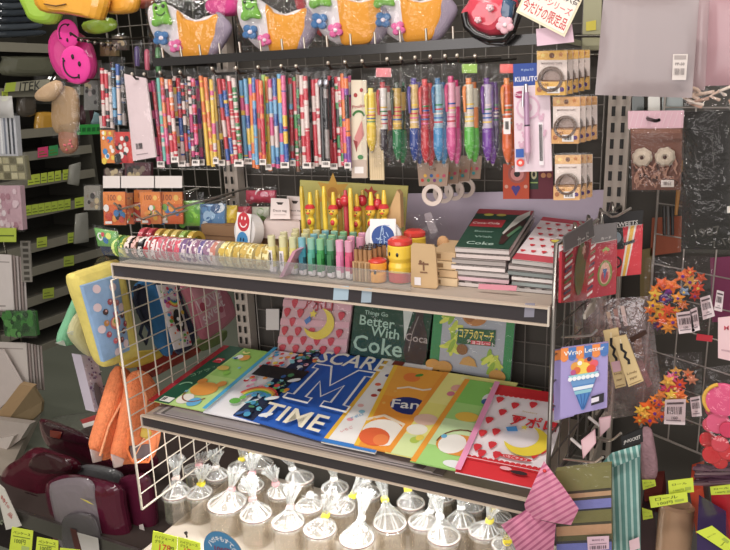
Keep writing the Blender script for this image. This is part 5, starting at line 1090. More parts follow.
for k, (q, lab) in enumerate((([(12, 527), (33, 531), (31, 556), (9, 552)], 'yellow price card furthest left at the bottom edge'), ([(37, 537), (58, 541), (58, 560), (35, 558)], 'yellow price card second from the left at the bottom edge'), ([(60, 548), (80, 550), (80, 566), (59, 566)], 'yellow price card third from the left, mostly cut by the bottom edge'))):
    s = Sheet(*q, t=.0015, c='d8ea2a', Y=-.33); s.t_('ペンケース', .5, .82, .12, '2f3a1a', wid=.8).t_('100円', .45, .5, .2, '5a6a2a').r(.1, .66, .9, .69, '6a7a2a').r(.55, .1, .9, .35, 'b4c86a'); s.solo('price_card', lab, 'price card')
# ------------------------------------------------------------------ pink smiling discs and other goods hanging at top left
def smiley(px, py, rp, Y, lab, rot, tilt):
    o = W(px, py, Y=Y); dep = (o-CAM).dot(fwd); r = rp*dep/F
    t = T('smiley_pouch', lab, 'pouch', o-V((0, 0, r)), 'pink smiling pouches')
    nrm = V((tilt, -1, 0)).normalized(); sx = V((1, tilt, 0)).normalized(); up = V((0, 0, 1))
    P = lambda a, q: o+(sx*math.cos(a)+up*math.sin(a))*r*q
    b = B(); b.puff([P(2*math.pi*k/28, 1) for k in range(28)], nrm, r*.17, 'e8379a:soft', lev=6); t.part(b, 'disc')
    b = B(); h = lambda q: nrm*r*(.175*math.sqrt(max(0, 1-q**3.2))+.02)
    b.tube([P(rot+math.radians(200+i*14), .66)+h(.66) for i in range(11)], r*.045, '1c1018')
    for e in (0, 10):
        a = rot+math.radians(200+e*14); b.tube([P(a-.1, .75)+h(.75), P(a+.06, .56)+h(.56)], r*.05, '1c1018')
    t.part(b, 'smile')
    b = B()
    for d in (-1, 1):
        q = P(rot+math.radians(90+d*40), .42)+h(.42); b.ball(q, (r*.1, r*.05, r*.14), '1c1018', 8, 6)
    t.part(b, 'eyes')
smiley(75.5, 65, 18.5, -.2, 'larger pink smiling pouch, face level, at the left end of the hooks', -.78, .12)
smiley(68, 34, 14, -.14, 'smaller pink smiling pouch above the larger one, face turned on its side', -2.35, .05)
b = B(); b.puff(outline(smooth([(50, 40), (60, 28), (78, 32), (92, 46), (96, 72), (84, 84), (64, 80), (52, 62)]), -.1), NF, .02, 'd63a8a:vinyl'); b.solo('plush_pouch', 'plain pink pouch behind the two smiling discs', 'pouch')
b = B(); pts = [W(78+i*3.4, 40+.55*i, Y=-.22) for i in range(12)]
for i, p in enumerate(pts): b.ball(p, .0042 if i % 2 else .0032, ['2a2624:metal', '8a8078:metal'][i % 2], 8, 5)
b.solo('bead_chain', 'dark bead chain running right from the pink smiling pouches', 'chain')
for i, (pts, Y, h, c, nm, lab, cat) in enumerate((
    ([(22, -8), (60, -8), (62, 10), (56, 24), (34, 22), (26, 10)], -.1, .02, 'a6d03a:vinyl', 'soft_pouch', 'lime green wrapped pouch at the top left corner', 'pouch'),
    ([(40, -10), (104, -10), (104, 17), (98, 20), (70, 15), (42, 11)], -.16, .03, 'f0aa1e:vinyl', 'soft_pouch', 'orange yellow flat pouch at the top left, in front of the lime one', 'pouch'),
    ([(104, -10), (136, -10), (138, 8), (128, 14), (106, 12)], -.12, .02, 'eda628:vinyl', 'soft_pouch', 'second orange yellow pouch, right of the flat one at the top', 'pouch'),
    ([(84, 22), (112, 18), (116, 28), (100, 34), (86, 32)], -.08, .012, '9ec23a:vinyl', 'soft_pouch', 'lime green pouch end under the orange yellow pouches', 'pouch'),
    ([(36, 96), (42, 88), (56, 80), (62, 86), (54, 100), (40, 101)], -.22, .014, 'c2a078:paper', 'toy_bread', 'upper tan bread shaped toy in clear wrap under the pink pouches', 'toy'),
    ([(55, 92), (66, 86), (77, 94), (77, 130), (66, 135), (54, 128)], -.2, .016, 'a8875e:paper', 'toy_bread', 'long tan bread shaped toy in clear wrap under the pink pouches', 'toy'),
    ([(60, 132), (68, 126), (75, 132), (77, 148), (70, 154), (62, 150)], -.2, .012, 'a0694c:paper', 'toy_bread', 'brown bread shaped toy with pink bits, lowest under the pink pouches', 'toy'))):
    b = B(); b.puff(outline(smooth(pts), Y), NF, h, c); t = T(nm, lab, cat, b.base()); t.part(b, 'body')
    if nm == 'toy_bread':
        b = B(); x0 = min(p[0] for p in pts)-2; x1 = max(p[0] for p in pts)+3; y0 = min(p[1] for p in pts)-4; y1 = max(p[1] for p in pts)+3
        t.part(rc(x0, y0, x1, y1, Y-.012, c=None, bulge=.012).skin('ffffff:film'), 'clear_wrap')
        if 'pink bits' in lab:
            b = B()
            for k in range(7): b.ball(W(64+rnd.random()*10, 140+rnd.random()*10, Y=Y-.012), .003, 'd8606a:paper', 6, 5)
            t.part(b, 'pink_bits')
    elif i == 1:
        b = B(); b.tube([W(x, y, Y=Y-.032) for x, y in ((44, 4), (56, 6), (66, 4))], .0016, '7a5010'); t.part(b, 'stitching')
# ================================================================== wall of shelving across the aisle on the left
XW = -2.42
YE = W(104, 250, X=XW).y
t = T('wall_shelving', 'dark shelving with yellow price labels along the far side of the aisle', 'shelving', (XW-.3, 1.4, 0))
b = B(); b.box((XW-.45, -.6, 0), (XW-.42, YE, 2.3), '3a3832:matte'); t.part(b, 'back_panel')
ys = [45, 88, 128, 150, 176, 206, 240, 263, 292, 318, 342]
lbl = {150: [(5, 11, 'd84a6a'), (38, 48, 'e8407a'), (49, 58, '3aa05a')], 176: [(28, 34, 'c8dc3a')]+[(34+7*k, 40+7*k, 'c2d63a') for k in range(4)]+[(63, 71, 'c2d63a')], 206: [(19+6.5*k, 25+6.5*k, 'b9d03a') for k in range(8)]+[(75, 84, 'bcd23a')], 240: [(37, 47, 'bcd03a'), (68, 77, 'b4ca3a')], 263: [(64, 74, 'a9be3a')], 292: [(43, 54, 'b0c43a')], 88: [(2, 8, 'c8dc3a')], 45: []}
for k, y in enumerate(ys):
    z = W(50, y, X=XW).z; b = B(); b.box((XW-.42, -.6, z-.03), (XW, YE, z), '6a675c:matte'); b.box((XW-.0005, -.6, z-.045), (XW+.012, YE, z+.004), '858172:matte'); p = t.part(b, 'shelf')
    for x0, x1, c in lbl.get(y, []):
        yy = lambda x, d: y+d-.155*(x-50)
        s = Sheet(W(x0, yy(x0, -4), X=XW+.016), W(x1, yy(x1, -4), X=XW+.016), W(x1, yy(x1, 6), X=XW+.016), W(x0, yy(x0, 6), X=XW+.016), t=.002, c=c); s.r(.1, .2, .9, .3, '6a7a1e').r(.1, .5, .6, .6, '7a8a2e'); t.part(s, 'price_label', p)
for x, y in ((30, 300), (80, 250)): pass
def upl(px): 
    q = W(px, 300, X=XW+.005); b = B(); b.box((XW, q.y-.03, 0), (XW+.03, q.y+.03, 2.2), '8a877c:matte'); return b
b = B(); b.box((XW-.45, YE, 0), (XW, YE+.03, 2.3), '4a483f:matte'); t.part(b, 'end_panel'); 
# goods on those shelves
b = B(); rr = random.Random(12)
for i in range(6):
    y0 = 38-i*7; pts = [(-6+2*i, y0), (40-3*i, y0-2), (42-3*i, y0-8), (-6, y0-7)]; b = B()
    b.puff([W(x, y, X=XW-.1+.01*i) for x, y in smooth(pts)], NX, .03, ['3c434a', '4a5158', '343a42'][i % 3]+':vinyl'); b.solo('cloth_pack', ORD[i]+' dark grey wrapped cloth from the bottom of the stack at the top left corner', 'cloth', 'stack of dark wrapped cloth')
s = Sheet(W(6, 83, X=XW+.03), W(50, 79, X=XW+.03), W(50, 89, X=XW+.03), W(4, 92, X=XW+.03), t=.005, c='a8a48c'); s.t_('ITEK', .55, .45, .17, '3a3a34').r(0, 0, .22, 1, 'b4c83a'); s.solo('shelf_sign', 'pale shelf strip sign with dark capital letters at the left', 'sign')
for x0, y0, x1, y1, c, lab in ((2, 56, 52, 76, '6a6a58', 'dull green wrapped goods on the shelf above the lettered strip'), (18, 92, 34, 116, '5a5248', 'brown jar shaped goods below the lettered strip'), (36, 112, 54, 134, 'c9962e', 'yellow and red packet on the shelf behind the tan toys'), (80, 104, 92, 124, '4a2e34', 'dark red goods on the shelf right of the tan toys'), (88, 112, 98, 126, '8fb0b8', 'pale blue pot on the shelf beside the green label strip')):
    b = B(); q = [W(x, y, X=XW-.03) for x, y in smooth([(x0, y0+3), (x0+3, y0), (x1-3, y0), (x1, y0+3), (x1, y1-1), (x0, y1-1)])]; b.puff(q, NX, .03, c+':gloss'); b.solo('shelf_goods', lab, 'goods')
s = Sheet(W(76, 125, X=XW+.6), W(101, 124, X=XW+.6), W(101, 134, X=XW+.6), W(75, 135, X=XW+.6), t=.004, c='2fb84a')
for k in range(5): s.r(.06+.19*k, .3, .2+.19*k, .7, '1c7a34')
s.solo('shelf_sign', 'bright green label strip at the left behind the pen packs', 'sign')
for (q, lab) in (([(70, 165), (80, 162), (78, 186), (68, 184)], 'white plastic bag hanging at the end of the dark shelves'), ([(76, 214), (87, 212), (88, 242), (74, 244)], 'white plastic bag hanging lower at the end of the dark shelves')):
    b = B(); b.puff([W(x, y, X=XW+.5) for x, y in q], NX, .02, 'b9b8ae:milky'); b.solo('plastic_bag', lab, 'bag')
# ------------------------------------------------------------------ nearer rack on the left edge
YR = .42
wire_panel('wire_rack', 'grey wire rack at the left edge behind the hanging white cards', W(-8, 345, Y=YR+.06), W(22, 345, Y=YR+.06)-W(-8, 345, Y=YR+.06), V((0, 0, .95)), 3, 14, '7a766a:metal', .002, .004)
def cards(x0, y0, x1, y1, n, c, dx, lab, grp, edge='b9a9a4', name='card_pack'):
    for k in range(n-1, -1, -1):
        Y = YR+.012*k; X0 = x0+dx*k; X1 = x1+dx*k
        s = Sheet((X0, y0+k*.6), (X1, y0+1+k*.6), (X1+3, y1+k*.4), (X0+2, y1+k*.4), t=.004, Y=Y, c=c if k % 2 == 0 else edge); s.r(.1, .86, .9, .88, 'a89c98').r(.08, .06, .6, .09, 'a89c98')
        s.solo(name, (ORD[k] if n > 1 else 'single')+' '+lab, 'card pack', grp)
cards(-8, 254, 11, 310, 5, 'dcd2ce', 3.2, 'white hanging card pack from the front at the left edge, upper hook', 'white card packs on the upper hook')
cards(-4, 342, 26, 388, 6, 'd2c9c2', 3, 'white card pack from the front at the left edge, lower hook', 'white card packs on the lower hook')
for i, (x0, y0, x1, y1, c, lab, cs) in enumerate(((-6, 116, 15, 156, 'c9cad0', 'pack of striped pens at the left edge', ['3a3f4a', 'eeeef0', '7a8090', '1f222a']), (-6, 156, 24, 180, '8a8464', 'beige packs of cards in rows below the striped pens', ['b4ac84', '6a6448', 'cac29a']), (-6, 186, 20, 230, 'd0a9b4', 'pink and white crumpled packs at the left edge', ['e8ccd4', 'b88492', 'f0e0e4', 'c89aa8']), (2, 312, 33, 336, '2f6a2c', 'green patterned pack between the two rows of white cards', ['3f8a34', '1f4a20', '5aa04a']))):
    t = T('stationery_pack', lab, 'pack', W((x0+x1)/2, y1, Y=YR-.02)); s = rc(x0, y0, x1, y1, YR-.02, lean=3, t=.02, c=c); rr = random.Random(i+20)
    if i == 0:
        for k in range(5): s.r(.05+.19*k, .05, .14+.19*k, .95, cs[k % 4])
    elif i == 1:
        for a in range(4):
            for bb in range(3): s.r(.04+.24*a, .05+.32*bb, .24+.24*a, .3+.32*bb, cs[(a+bb) % 3])
    else:
        for k in range(26): s.e(rr.random()*.9+.05, rr.random()*.9+.05, rr.uniform(.05, .12), rr.choice(cs), n=6)
    t.part(s, 'contents'); t.part(rc(x0-1, y0-3, x1+2, y1+2, YR-.03, lean=3, c=None, bulge=.008).skin('ffffff:film'), 'clear_wrap')
t = T('stationery_pack', 'clear crumpled bag above the striped pens at the left edge', 'pack', W(5, 116, Y=YR)); t.part(rc(-6, 96, 12, 118, YR-.03, lean=2, c=None, bulge=.02).skin('e9e6e2:milky'), 'clear_bag')
for (x0, y0, x1, y1, lab) in ((-4, 228, 16, 242, 'yellow green label on the rack below the pink packs'),):
    s = rc(x0, y0, x1, y1, YR-.04, t=.002, c='b4c83a'); s.r(.1, .4, .9, .5, '5a6a1e'); s.solo('price_card', lab, 'price card')
s = rc(20, 241, 30, 282, YR+.03, lean=2, t=.004, c='8a857c')
for k in range(7): s.r(.25, .04+.14*k, .8, .12+.14*k, '4a463e')
s.solo('rack_upright', 'small slotted grey upright beside the white card packs', 'upright')
# base deck and open carton
b = B(); b.prism([V((-2.1, -.5, 0)), W(2, 500, Z=0), W(40, 418, Z=0), W(42, 404, Z=0), W(0, 396, Z=0), V((-2.3, .6, 0))], (0, 0, .04), 'b0a496:matte'); b.solo('base_deck', 'cream base deck on the floor under the open carton at the left', 'deck')
t = T('open_carton', 'open cardboard carton with flaps hanging out at the left edge', 'carton', W(12, 440, Z=.04))
ZC = .141
f = lambda x, y, Y: W(x, y, Y=Y)
b = B(); q = [f(-10, 350, .385), f(2, 350, .385), f(24, 388, .385), f(-10, 416, .385)]; b.prism(q, (0, .01, 0), 'cfc3bd:paper'); t.part(b, 'white_flap')
b = B(); q = [f(-8, 420, .36), f(4, 419, .36), f(30, 386, .36), f(24, 385, .40)]; b.prism([f(-6, 418, .34), f(8, 420, .34), f(33, 387, .34), f(20, 384, .36)], (0, .02, .004), 'a98a62:paper'); t.part(b, 'top_flap')
b = B(); q = [f(33, 387, .34), f(42, 402, .36), f(41, 412, .36), f(24, 428, .34), f(8, 420, .34)]; b.prism(q, (0, .012, 0), '7d6a4a:paper'); t.part(b, 'side_wall')
b = B(); q = [f(-8, 419, .3), f(8, 421, .3), f(30, 424, .3), f(20, 440, .3), f(-8, 458, .3)]; b.prism(q, (0, .03, 0), 'b8ada4:paper'); t.part(b, 'inner_liner')
b = B(); q = [f(-8, 440, .28), f(14, 436, .28), f(8, 448, .28), f(-8, 462, .28)]; b.prism(q, (0, .03, 0), 'd0c6be:paper'); t.part(b, 'paper_sheet')
# left outer wall and wire rack beside the upright
b = B(); b.box((-6.1, -4, 0), (-6, 5, 3.2), '57534a:matte'); b.struct('wall_left')
wire_panel('wire_rack', 'grey wire rack left of the slotted upright, behind the white and red pen packs', (-.36, .0, .95), (.32, 0, 0), (0, 0, .8), 8, 18, '7a756c:wire', .0015, .003)
for i, (x0, y0, x1, y1, c, lab) in enumerate(((104, 170, 122, 176, '4a3034', 'dark plum packet just above the leftmost blank card'), (125, 163, 150, 177, '5a2a36', 'dark red packets hanging behind the foot of the tall white card'), (84, 186, 100, 210, '8f8a80', 'grey wrapped packet hanging left of the orange packs'), (100, 42, 116, 56, 'b09a6a', 'tan beaded trinket pack above the white and red pen'), (112, 36, 126, 50, '6a6258', 'dull grey trinket pack right of the tan beaded one'), (84, 60, 98, 110, '8a8a86', 'pale smoky packet right of the pink smiling pouches'))):
    t = T('small_pack', lab, 'pack', W((x0+x1)/2, y1, Y=-.03)); s = rc(x0, y0, x1, y1, -.03, t=.012, c=c); rr = random.Random(i+60)
    for k in range(10): s.e(rr.uniform(.1, .9), rr.uniform(.1, .9), rr.uniform(.06, .16), rr.choice(['c9b48a', '8a7a6a', '3a3434', 'b8a8a4']), n=7)
    t.part(s, 'contents'); t.part(rc(x0-1, y0-2, x1+1, y1+1, -.04, c=None, bulge=.006).skin('ffffff:film'), 'clear_wrap')
for (x, y), lab in (((78, 38), 'dark hook carrying the pink smiling pouches at the left'), ((62, 80), 'dark hook carrying the tan bread shaped toys at the left')):
    q = W(x, y, Y=-.21); b = B(); b.tube([(q.x+.05, 0, q.z+.01), (q.x+.02, -.1, q.z), (q.x, -.21, q.z), (q.x-.004, -.225, q.z+.01)], .0024, '5a544c:metal'); b.solo('display_hook', lab, 'hook')
# ================================================================== right end
# cards on the chrome rail panel
pn = V((pd.y, -pd.x, 0)).normalized()
def PP(off): return (pr0+pn*off, pn)
def xmas(q, hdr, P, lab, draw, Y=None):
    """hdr: header quad, q: body quad"""
    o = W(*q[3], P=P) if P else W(*q[3], Y=Y)
    t = T('greeting_card_pack', lab, 'cards', o, 'card packs on the chrome rail panel')
    k = dict(P=P) if P else dict(Y=Y)
    s = Sheet(*q, t=.004, c='b8283a:gloss', **k); draw(s); t.part(s, 'cards')
    h = Sheet(*hdr, t=.0015, c=None, **k); n = h.n
    h2 = Sheet(h.tl+n*.004, h.tr+n*.004, h.br+n*.004, h.bl+n*.004, t=.002, c='1a1718' if 'black' in lab else '6a6464'); h2.t_('カード' if 'black' not in lab else 'SWEETS', .6, .2, .12, 'c9c2be'); h2.r(0, 0, 1, .04, 'b4aca6'); t.part(h2, 'header_card')
    t.part(Sheet(s.tl+n*.006, s.tr+n*.006, s.br+n*.006, s.bl+n*.006, c=None, bulge=.006).skin('ffffff:film'), 'clear_wrap')
    return t
def candy(s, u0=.08, u1=.32):
    for k in range(9): s.pg([(u0, .04+.105*k), (u1, .1+.105*k), (u1, .15+.105*k), (u0, .09+.105*k)], ['f0e6e2', '2a3a5a', 'f0e0dc', '5a6a2a'][k % 4])
def xa(s): candy(s); s.e(.62, .55, .2, '5a6a34', ry=.3).e(.8, .8, .1, '7a2a2a').star(.7, .85, .08, 'd8b0a0', 6)
def xb(s):
    candy(s, .02, .2); s.e(.6, .42, .26, '7a8a3a', ry=.5).e(.6, .42, .19, 'd8a08a', ry=.42).e(.6, .36, .13, 'b83a48', ry=.24).pg([(.52, .5), (.68, .5), (.6, .3)], '4a6a9a').pg([(.45, .84), (.6, .76), (.75, .84), (.6, .9)], '8aa03a').e(.6, .8, .07, 'd8342c')
    for k in range(12): s.e(.3+.65*rnd.random(), .05+.9*rnd.random(), .025, 'd8808a', n=6)
def xc(s):
    s.r(0, 0, 1, 1, 'e0283a').r(0, .55, .5, 1, '2a3030').e(.25, .8, .2, '8a9aa4').pg([(.3, 0), (.5, 0), (.85, 1), (.65, 1)], 'efe6dc').pg([(.36, 0), (.46, 0), (.8, 1), (.7, 1)], 'f0b82a').pg([(.05, .0), (.12, 0), (.12, 1), (.05, 1)], '1a1a1c').e(.2, .3, .2, '1f1f22').e(.2, .3, .14, 'd8384a').star(.2, .3, .14, '1f1f22', 8, .3).pg([(.1, .55), (.8, .66), (.8, .72), (.1, .62)], '1a1a1c')
xmas([(603, 229), (643, 224), (641, 274), (612, 277)], [(603, 214), (644, 209.5), (642, 224), (605, 229)], None, 'red and yellow striped card pack with a black header on the chrome rail', xc, Y=-.21)
xmas([(591, 243), (617, 239), (616, 294), (586, 299)], [(591, 225), (617, 222), (617, 239), (591, 244)], None, 'red wreath card pack with a grey header, second from the rail end', xb, Y=-.26)
xmas([(562, 252), (592, 236), (586, 300), (561, 303)], [(561, 236), (590, 218), (592, 236), (562, 252)], PP(.025), 'red candy striped card pack in grey header, at the near end of the chrome rail', xa)
def wirehook(pts, Y, lab, c='d9d4cc', P=None):
    b = B(); b.tube([W(x, y, Y=yy) for (x, y), yy in zip(pts, Y)], .0022, c+':metal'); b.solo('display_hook', lab, 'hook')
wirehook([(580, 222), (586, 229), (590, 227), (598, 219)], [-.25, -.29, -.29, -.3], 'bright bent hook through the middle grey header')
wirehook([(600, 210), (612, 217), (617, 216), (631, 208)], [-.19, -.23, -.24, -.25], 'bright bent hook through the black header')
wirehook([(562, 337), (585, 336), (592, 335), (597, 330)], [-.3, -.36, -.37, -.375], 'bright hook above the ice cream letter packs')
wirehook([(560, 345), (540, 345)], [-.3, -.3], 'stub of a hook behind the ice cream letter packs') if 0 else None
wirehook([(564, 459), (590, 462), (596, 462), (603, 457)], [-.3, -.35, -.36, -.37], 'bright hook above the olive striped cloth')
wirehook([(598, 438), (609, 441), (614, 439), (621, 433)], [-.22, -.27, -.28, -.29], 'bright hook holding the black headed sock pack')
# price tags on the hooks
for q, Y, lab in (([(581, 440.5), (595, 429), (596, 443), (583, 459)], -.36, 'pink price plate on the hook above the olive striped cloth'), ([(599, 418), (611, 416), (610, 427), (600, 437)], -.3, 'pink price plate on the hook behind, below the cream slim packs')):
    t = T('price_plate', lab, 'price plate', W(*q[3], Y=Y)); s = Sheet(*q, t=.002, Y=Y, c='e0b0b8'); s.r(.08, .06, .92, .94, 'ecc4ca'); t.part(s, 'plate')
    b = B(); c = s.p(0, .6); b.tube([c, c+V((-.02, .02, .002))], .003, 'd8d0ce:gloss'); t.part(b, 'arm')
# ice cream letter packs
def ice(s):
    s.r(0, .84, 1, 1, 'ef8a3a')
    for k in range(6): s.e(.08+.17*k, .86, .085, ['ef8a3a', '4a7ac0'][k % 2], n=12)
    for k in range(3): s.r(.165+.34*k, .86, .335+.34*k, 1, '4a7ac0')
    s.t_('Wrap Letter', .5, .92, .13, 'f4efe6', rot=2, wid=.86)
    s.e(.5, .64, .3, 'b89ad0', ry=.14)
    for u, v, r, c in ((.32, .72, .1, 'e8a03a'), (.45, .76, .1, 'f0b83a'), (.6, .76, .1, 'ef7a2a'), (.72, .72, .09, 'e85a6a'), (.5, .66, .16, 'f4d04a'), (.36, .66, .08, 'e06a2a'), (.66, .65, .1, 'e8502c'), (.42, .76, .05, 'f4f0ea'), (.62, .8, .05, '3a2a5a'), (.28, .64, .06, 'c0508a')): s.e(u, v, r, c, n=12)
    s.pg([(.18, .6), (.82, .6), (.53, .06), (.47, .06)], '4a86c8').pg([(.18, .6), (.82, .6), (.79, .54), (.21, .54)], '9ad0d8').pg([(.22, .53), (.78, .53), (.73, .44), (.27, .44)], '6a9ad0').pg([(.28, .42), (.72, .42), (.7, .37), (.3, .37)], 'e6ecf4').pg([(.31, .36), (.69, .36), (.67, .31), (.33, .31)], '8ac4d4')
    for k in range(4): s.line([(.36+.09*k, .3), (.48+.014*k, .08)], .014, '2f5fa4')
    for k in range(7): s.e(.22+.095*k, .55, .05, 'f0f2f6', n=8)
    s.pg([(.68, .1), (.94, .12), (.94, .26), (.68, .24)], '2a2630').pg([(.68, .14), (.84, .15), (.84, .22), (.68, .21)], 'e4dce8')
for k, (q, Y, lab) in enumerate((([(553, 351), (575, 347), (574, 416), (554, 421)], -.355, 'lavender letter pack with ice cream print, behind the fully visible one'), ([(561, 348.5), (608, 342.5), (607, 407.5), (560, 418)], -.385, 'lavender letter pack with a big blue ice cream cone, in front'))):
    s = Sheet(*q, t=.006, Y=Y, c='aa9cd4:gloss')
    if k: ice(s)
    else:
        s.r(0, .86, 1, 1, 'ef8a3a').r(.5, .86, 1, 1, '4a7ac0')
    s.solo('letter_pack', lab, 'letter pack', 'ice cream letter packs')
# slim cream packs and clear bags behind
for k, (q, Y, lab) in enumerate((([(603, 331), (618, 328), (626, 386), (615.6, 388.6)], -.30, 'slim cream pack with a dark cord and pink sticker, behind its twin'), ([(613, 338), (626, 335), (643.5, 381), (628.6, 387)], -.315, 'slim cream pack with a black braided cord and brown script, in front'))):
    s = Sheet(*q, t=.004, Y=Y, c='dcc088')
    s.line([(.45, .86), (.35, .74), (.55, .66), (.38, .58), (.56, .5), (.5, .42)], .2, '1f1c1c').line([(.45, .86), (.5, .95)], .06, 'e8dcc0')
    s.t_('Lovely', .5, .24, .22, '7a5a34', rot=-4, wid=.66).t_('paper', .5, .13, .18, '7a5a34', wid=.5).r(.1, .03, .9, .045, '9a7a4a')
    if k == 0: s.pg([(.1, .28), (.8, .28), (.8, .46), (.1, .46)], 'e4b4c0')
    s.solo('cord_pack', lab, 'cord pack', 'slim cream cord packs')
for k, (q, Y, lab) in enumerate((([(585, 300), (650, 296), (664, 410), (606, 420)], -.18, 'crumpled clear bag behind the slim cream packs'), ([(622, 306), (640, 300), (668, 420), (640, 424)], -.16, 'pinkish clear sleeve hanging right of the slim cream packs'), ([(570, 300), (602, 294), (606, 336), (574, 340)], -.2, 'clear bag below the candy striped card pack'))):
    t = T('clear_bag', lab, 'bag', W(*q[3], Y=Y)); s = Sheet(*q, Y=Y, c=None, bulge=.02).skin('d8b8b8:bag'); t.part(s, 'bag')
    if k == 1:
        s2 = rc(633, 338, 641, 356, Y-.014, lean=3, t=.003, c='c88a3a'); t.part(s2, 'brown_piece'); s2 = Sheet((636, 362), (642, 360), (652, 384), (648, 388), t=.003, Y=Y-.016, c='e8a0b0'); t.part(s2, 'pink_piece')
    if k == 0:
        s2 = Sheet((630, 338), (646, 330), (647, 334), (631, 343), t=.003, Y=Y-.02, c='4a2c20'); t.part(s2, 'brown_tie')
        for a in range(3): s2 = rc(606+7*a, 312-3*a, 610+7*a, 330-2*a, Y-.012, lean=4, t=.002, c=['d8b8a0', 'b88a80', 'e0c4bc'][a]); t.part(s2, 'paper_strip')
# flower stickers in bags
def fl3(b, o, r, c, n=6, rot=0, c2=None):
    pts = []
    for i in range(2*n): q = r if i % 2 == 0 else r*.5; a = math.pi*i/n+rot; pts.append(o+V((math.sin(a)*q, 0, math.cos(a)*q)))
    cen = o+V((0, -.004, 0)); vs = [cen]+pts+[p+V((0, .003, 0)) for p in pts]; m = 2*n
    b.add(vs, [(0, 1+(i+1) % m, 1+i) for i in range(m)]+[(1+i, 1+(i+1) % m, 1+m+(i+1) % m, 1+m+i) for i in range(m)], c+':matte')
    if c2: b.ball(o+V((0, -.003, 0)), (r*.22, .003, r*.22), c2+':matte', 8, 5)
def tagq(t, q, Y, nm='price_tag'):
    s = Sheet(*q, t=.001, Y=Y, c='e6d4d6'); s.barcode(.12, .42, .88, .72, '4a3a40').r(.1, .82, .9, .9, '5a4a50').r(.1, .15, .8, .2, '8a7a80').t_('100', .5, .28, .16, '4a3a40'); t.part(s, nm)
def flower_bag(film_q, spots, tags, Y, lab, seed, cen=True):
    t = T('flower_pack', lab, 'felt flowers', W(*film_q[3], Y=Y), 'bags of felt flowers'); rr = random.Random(seed)
    for x, y, r, c in spots:
        o = W(x, y, Y=Y+rr.uniform(-.012, .004)); b = B(); dep = (o-CAM).dot(fwd); fl3(b, o, r*dep/F, c, rr.choice((5, 6, 7)), rr.random()*2, rr.choice([None, 'f2d04a', 'e85a2a', '7a3a9a'])); t.part(b, 'felt_flower')
    for q in tags: tagq(t, q, Y-.022)
    t.part(Sheet(*film_q, Y=Y-.016, c=None, bulge=.018).skin('f4e8ea:crinkle'), 'clear_bag'); return t
OC = ['f0661e', 'f28a1e', 'f2b42a', 'e84a1e', 'f0c83a', 'd8402c', '6a3a8a', 'f27a3a', 'e8a02a']
rr = random.Random(31)
sp = [(653, 305, 7, 'f2b42a'), (655, 295, 7, 'f0c83a'), (662, 284, 8, 'f0661e'), (672, 286, 9, 'f07a1e'), (664, 299, 8, '5a3a7a'), (660, 314, 8, 'f0c030'), (664, 321, 9, 'ef6a22'), (673, 322, 8, 'f28a1e'), (655, 290, 6, 'ef8a2a'), (668, 328, 7, 'f0a02a'), (658, 326, 6, '6a3a7a'), (690, 282, 8, 'e8b04a'), (698, 288, 7, 'e8502c'), (683, 276, 8, 'ef7a3a'), (695, 296, 6, 'c8402c'), (684, 292, 6, '8aa8c8'), (678, 298, 7, 'f2a02a'), (650, 310, 6, 'ef7a1e'), (661, 306, 6, 'f2c23a'), (690, 272, 6, 'e86a2a'), (701, 278, 6, 'd85a2c'), (668, 310, 7, 'e85a2a'), (676, 312, 6, 'f2b83a'), (669, 291, 6, '7a3a8a'), (683, 305, 6, 'f0802a'), (652, 320, 5, 'e8902a')]
flower_bag([(644, 258), (713, 255), (714, 330), (645, 336)], sp, [([(717, 290), (724, 292), (722, 312), (714, 310)]), ([(700, 298), (710, 295), (715, 316), (703, 320)]), ([(690, 310), (697, 307), (700, 330), (692, 332)]), ([(676, 313), (691, 311), (695, 332), (679, 334)])], -.2, 'upper bag of orange and yellow felt flowers with several barcode tags', 4)
sp = [(641, 411, 7, 'f2c23a'), (648, 407, 9, 'ef6a1e'), (655, 413, 8, 'f07a22'), (640, 420, 7, 'ef7a1e'), (650, 420, 8, 'e8601e'), (659, 404, 6, 'e84a1e'), (661, 395, 6, 'ef8a2a'), (668, 382, 8, 'f2b43a'), (675, 388, 8, 'e8323a'), (671, 378, 7, 'e85a8a'), (680, 384, 7, 'ef5a2a'), (672, 396, 8, 'f0d03a'), (680, 395, 7, 'f07a2a'), (666, 389, 7, 'e8407a'), (688, 374, 6, 'c87a4a'), (692, 380, 6, 'd8906a'), (683, 400, 6, 'f0a02a'), (676, 372, 6, 'd8a03a'), (655, 400, 6, 'f28a2a'), (645, 415, 6, 'f0a83a'), (662, 416, 7, 'ee6a20'), (667, 404, 6, 'f2c83a')]
flower_bag([(657, 354), (702, 352), (702, 426), (655, 424)], sp, [([(690, 398), (700, 396), (702, 416), (692, 417)]), ([(665, 400), (686, 399), (685, 425), (664, 424)])], -.22, 'lower bag of orange felt flowers with one large barcode tag', 5)
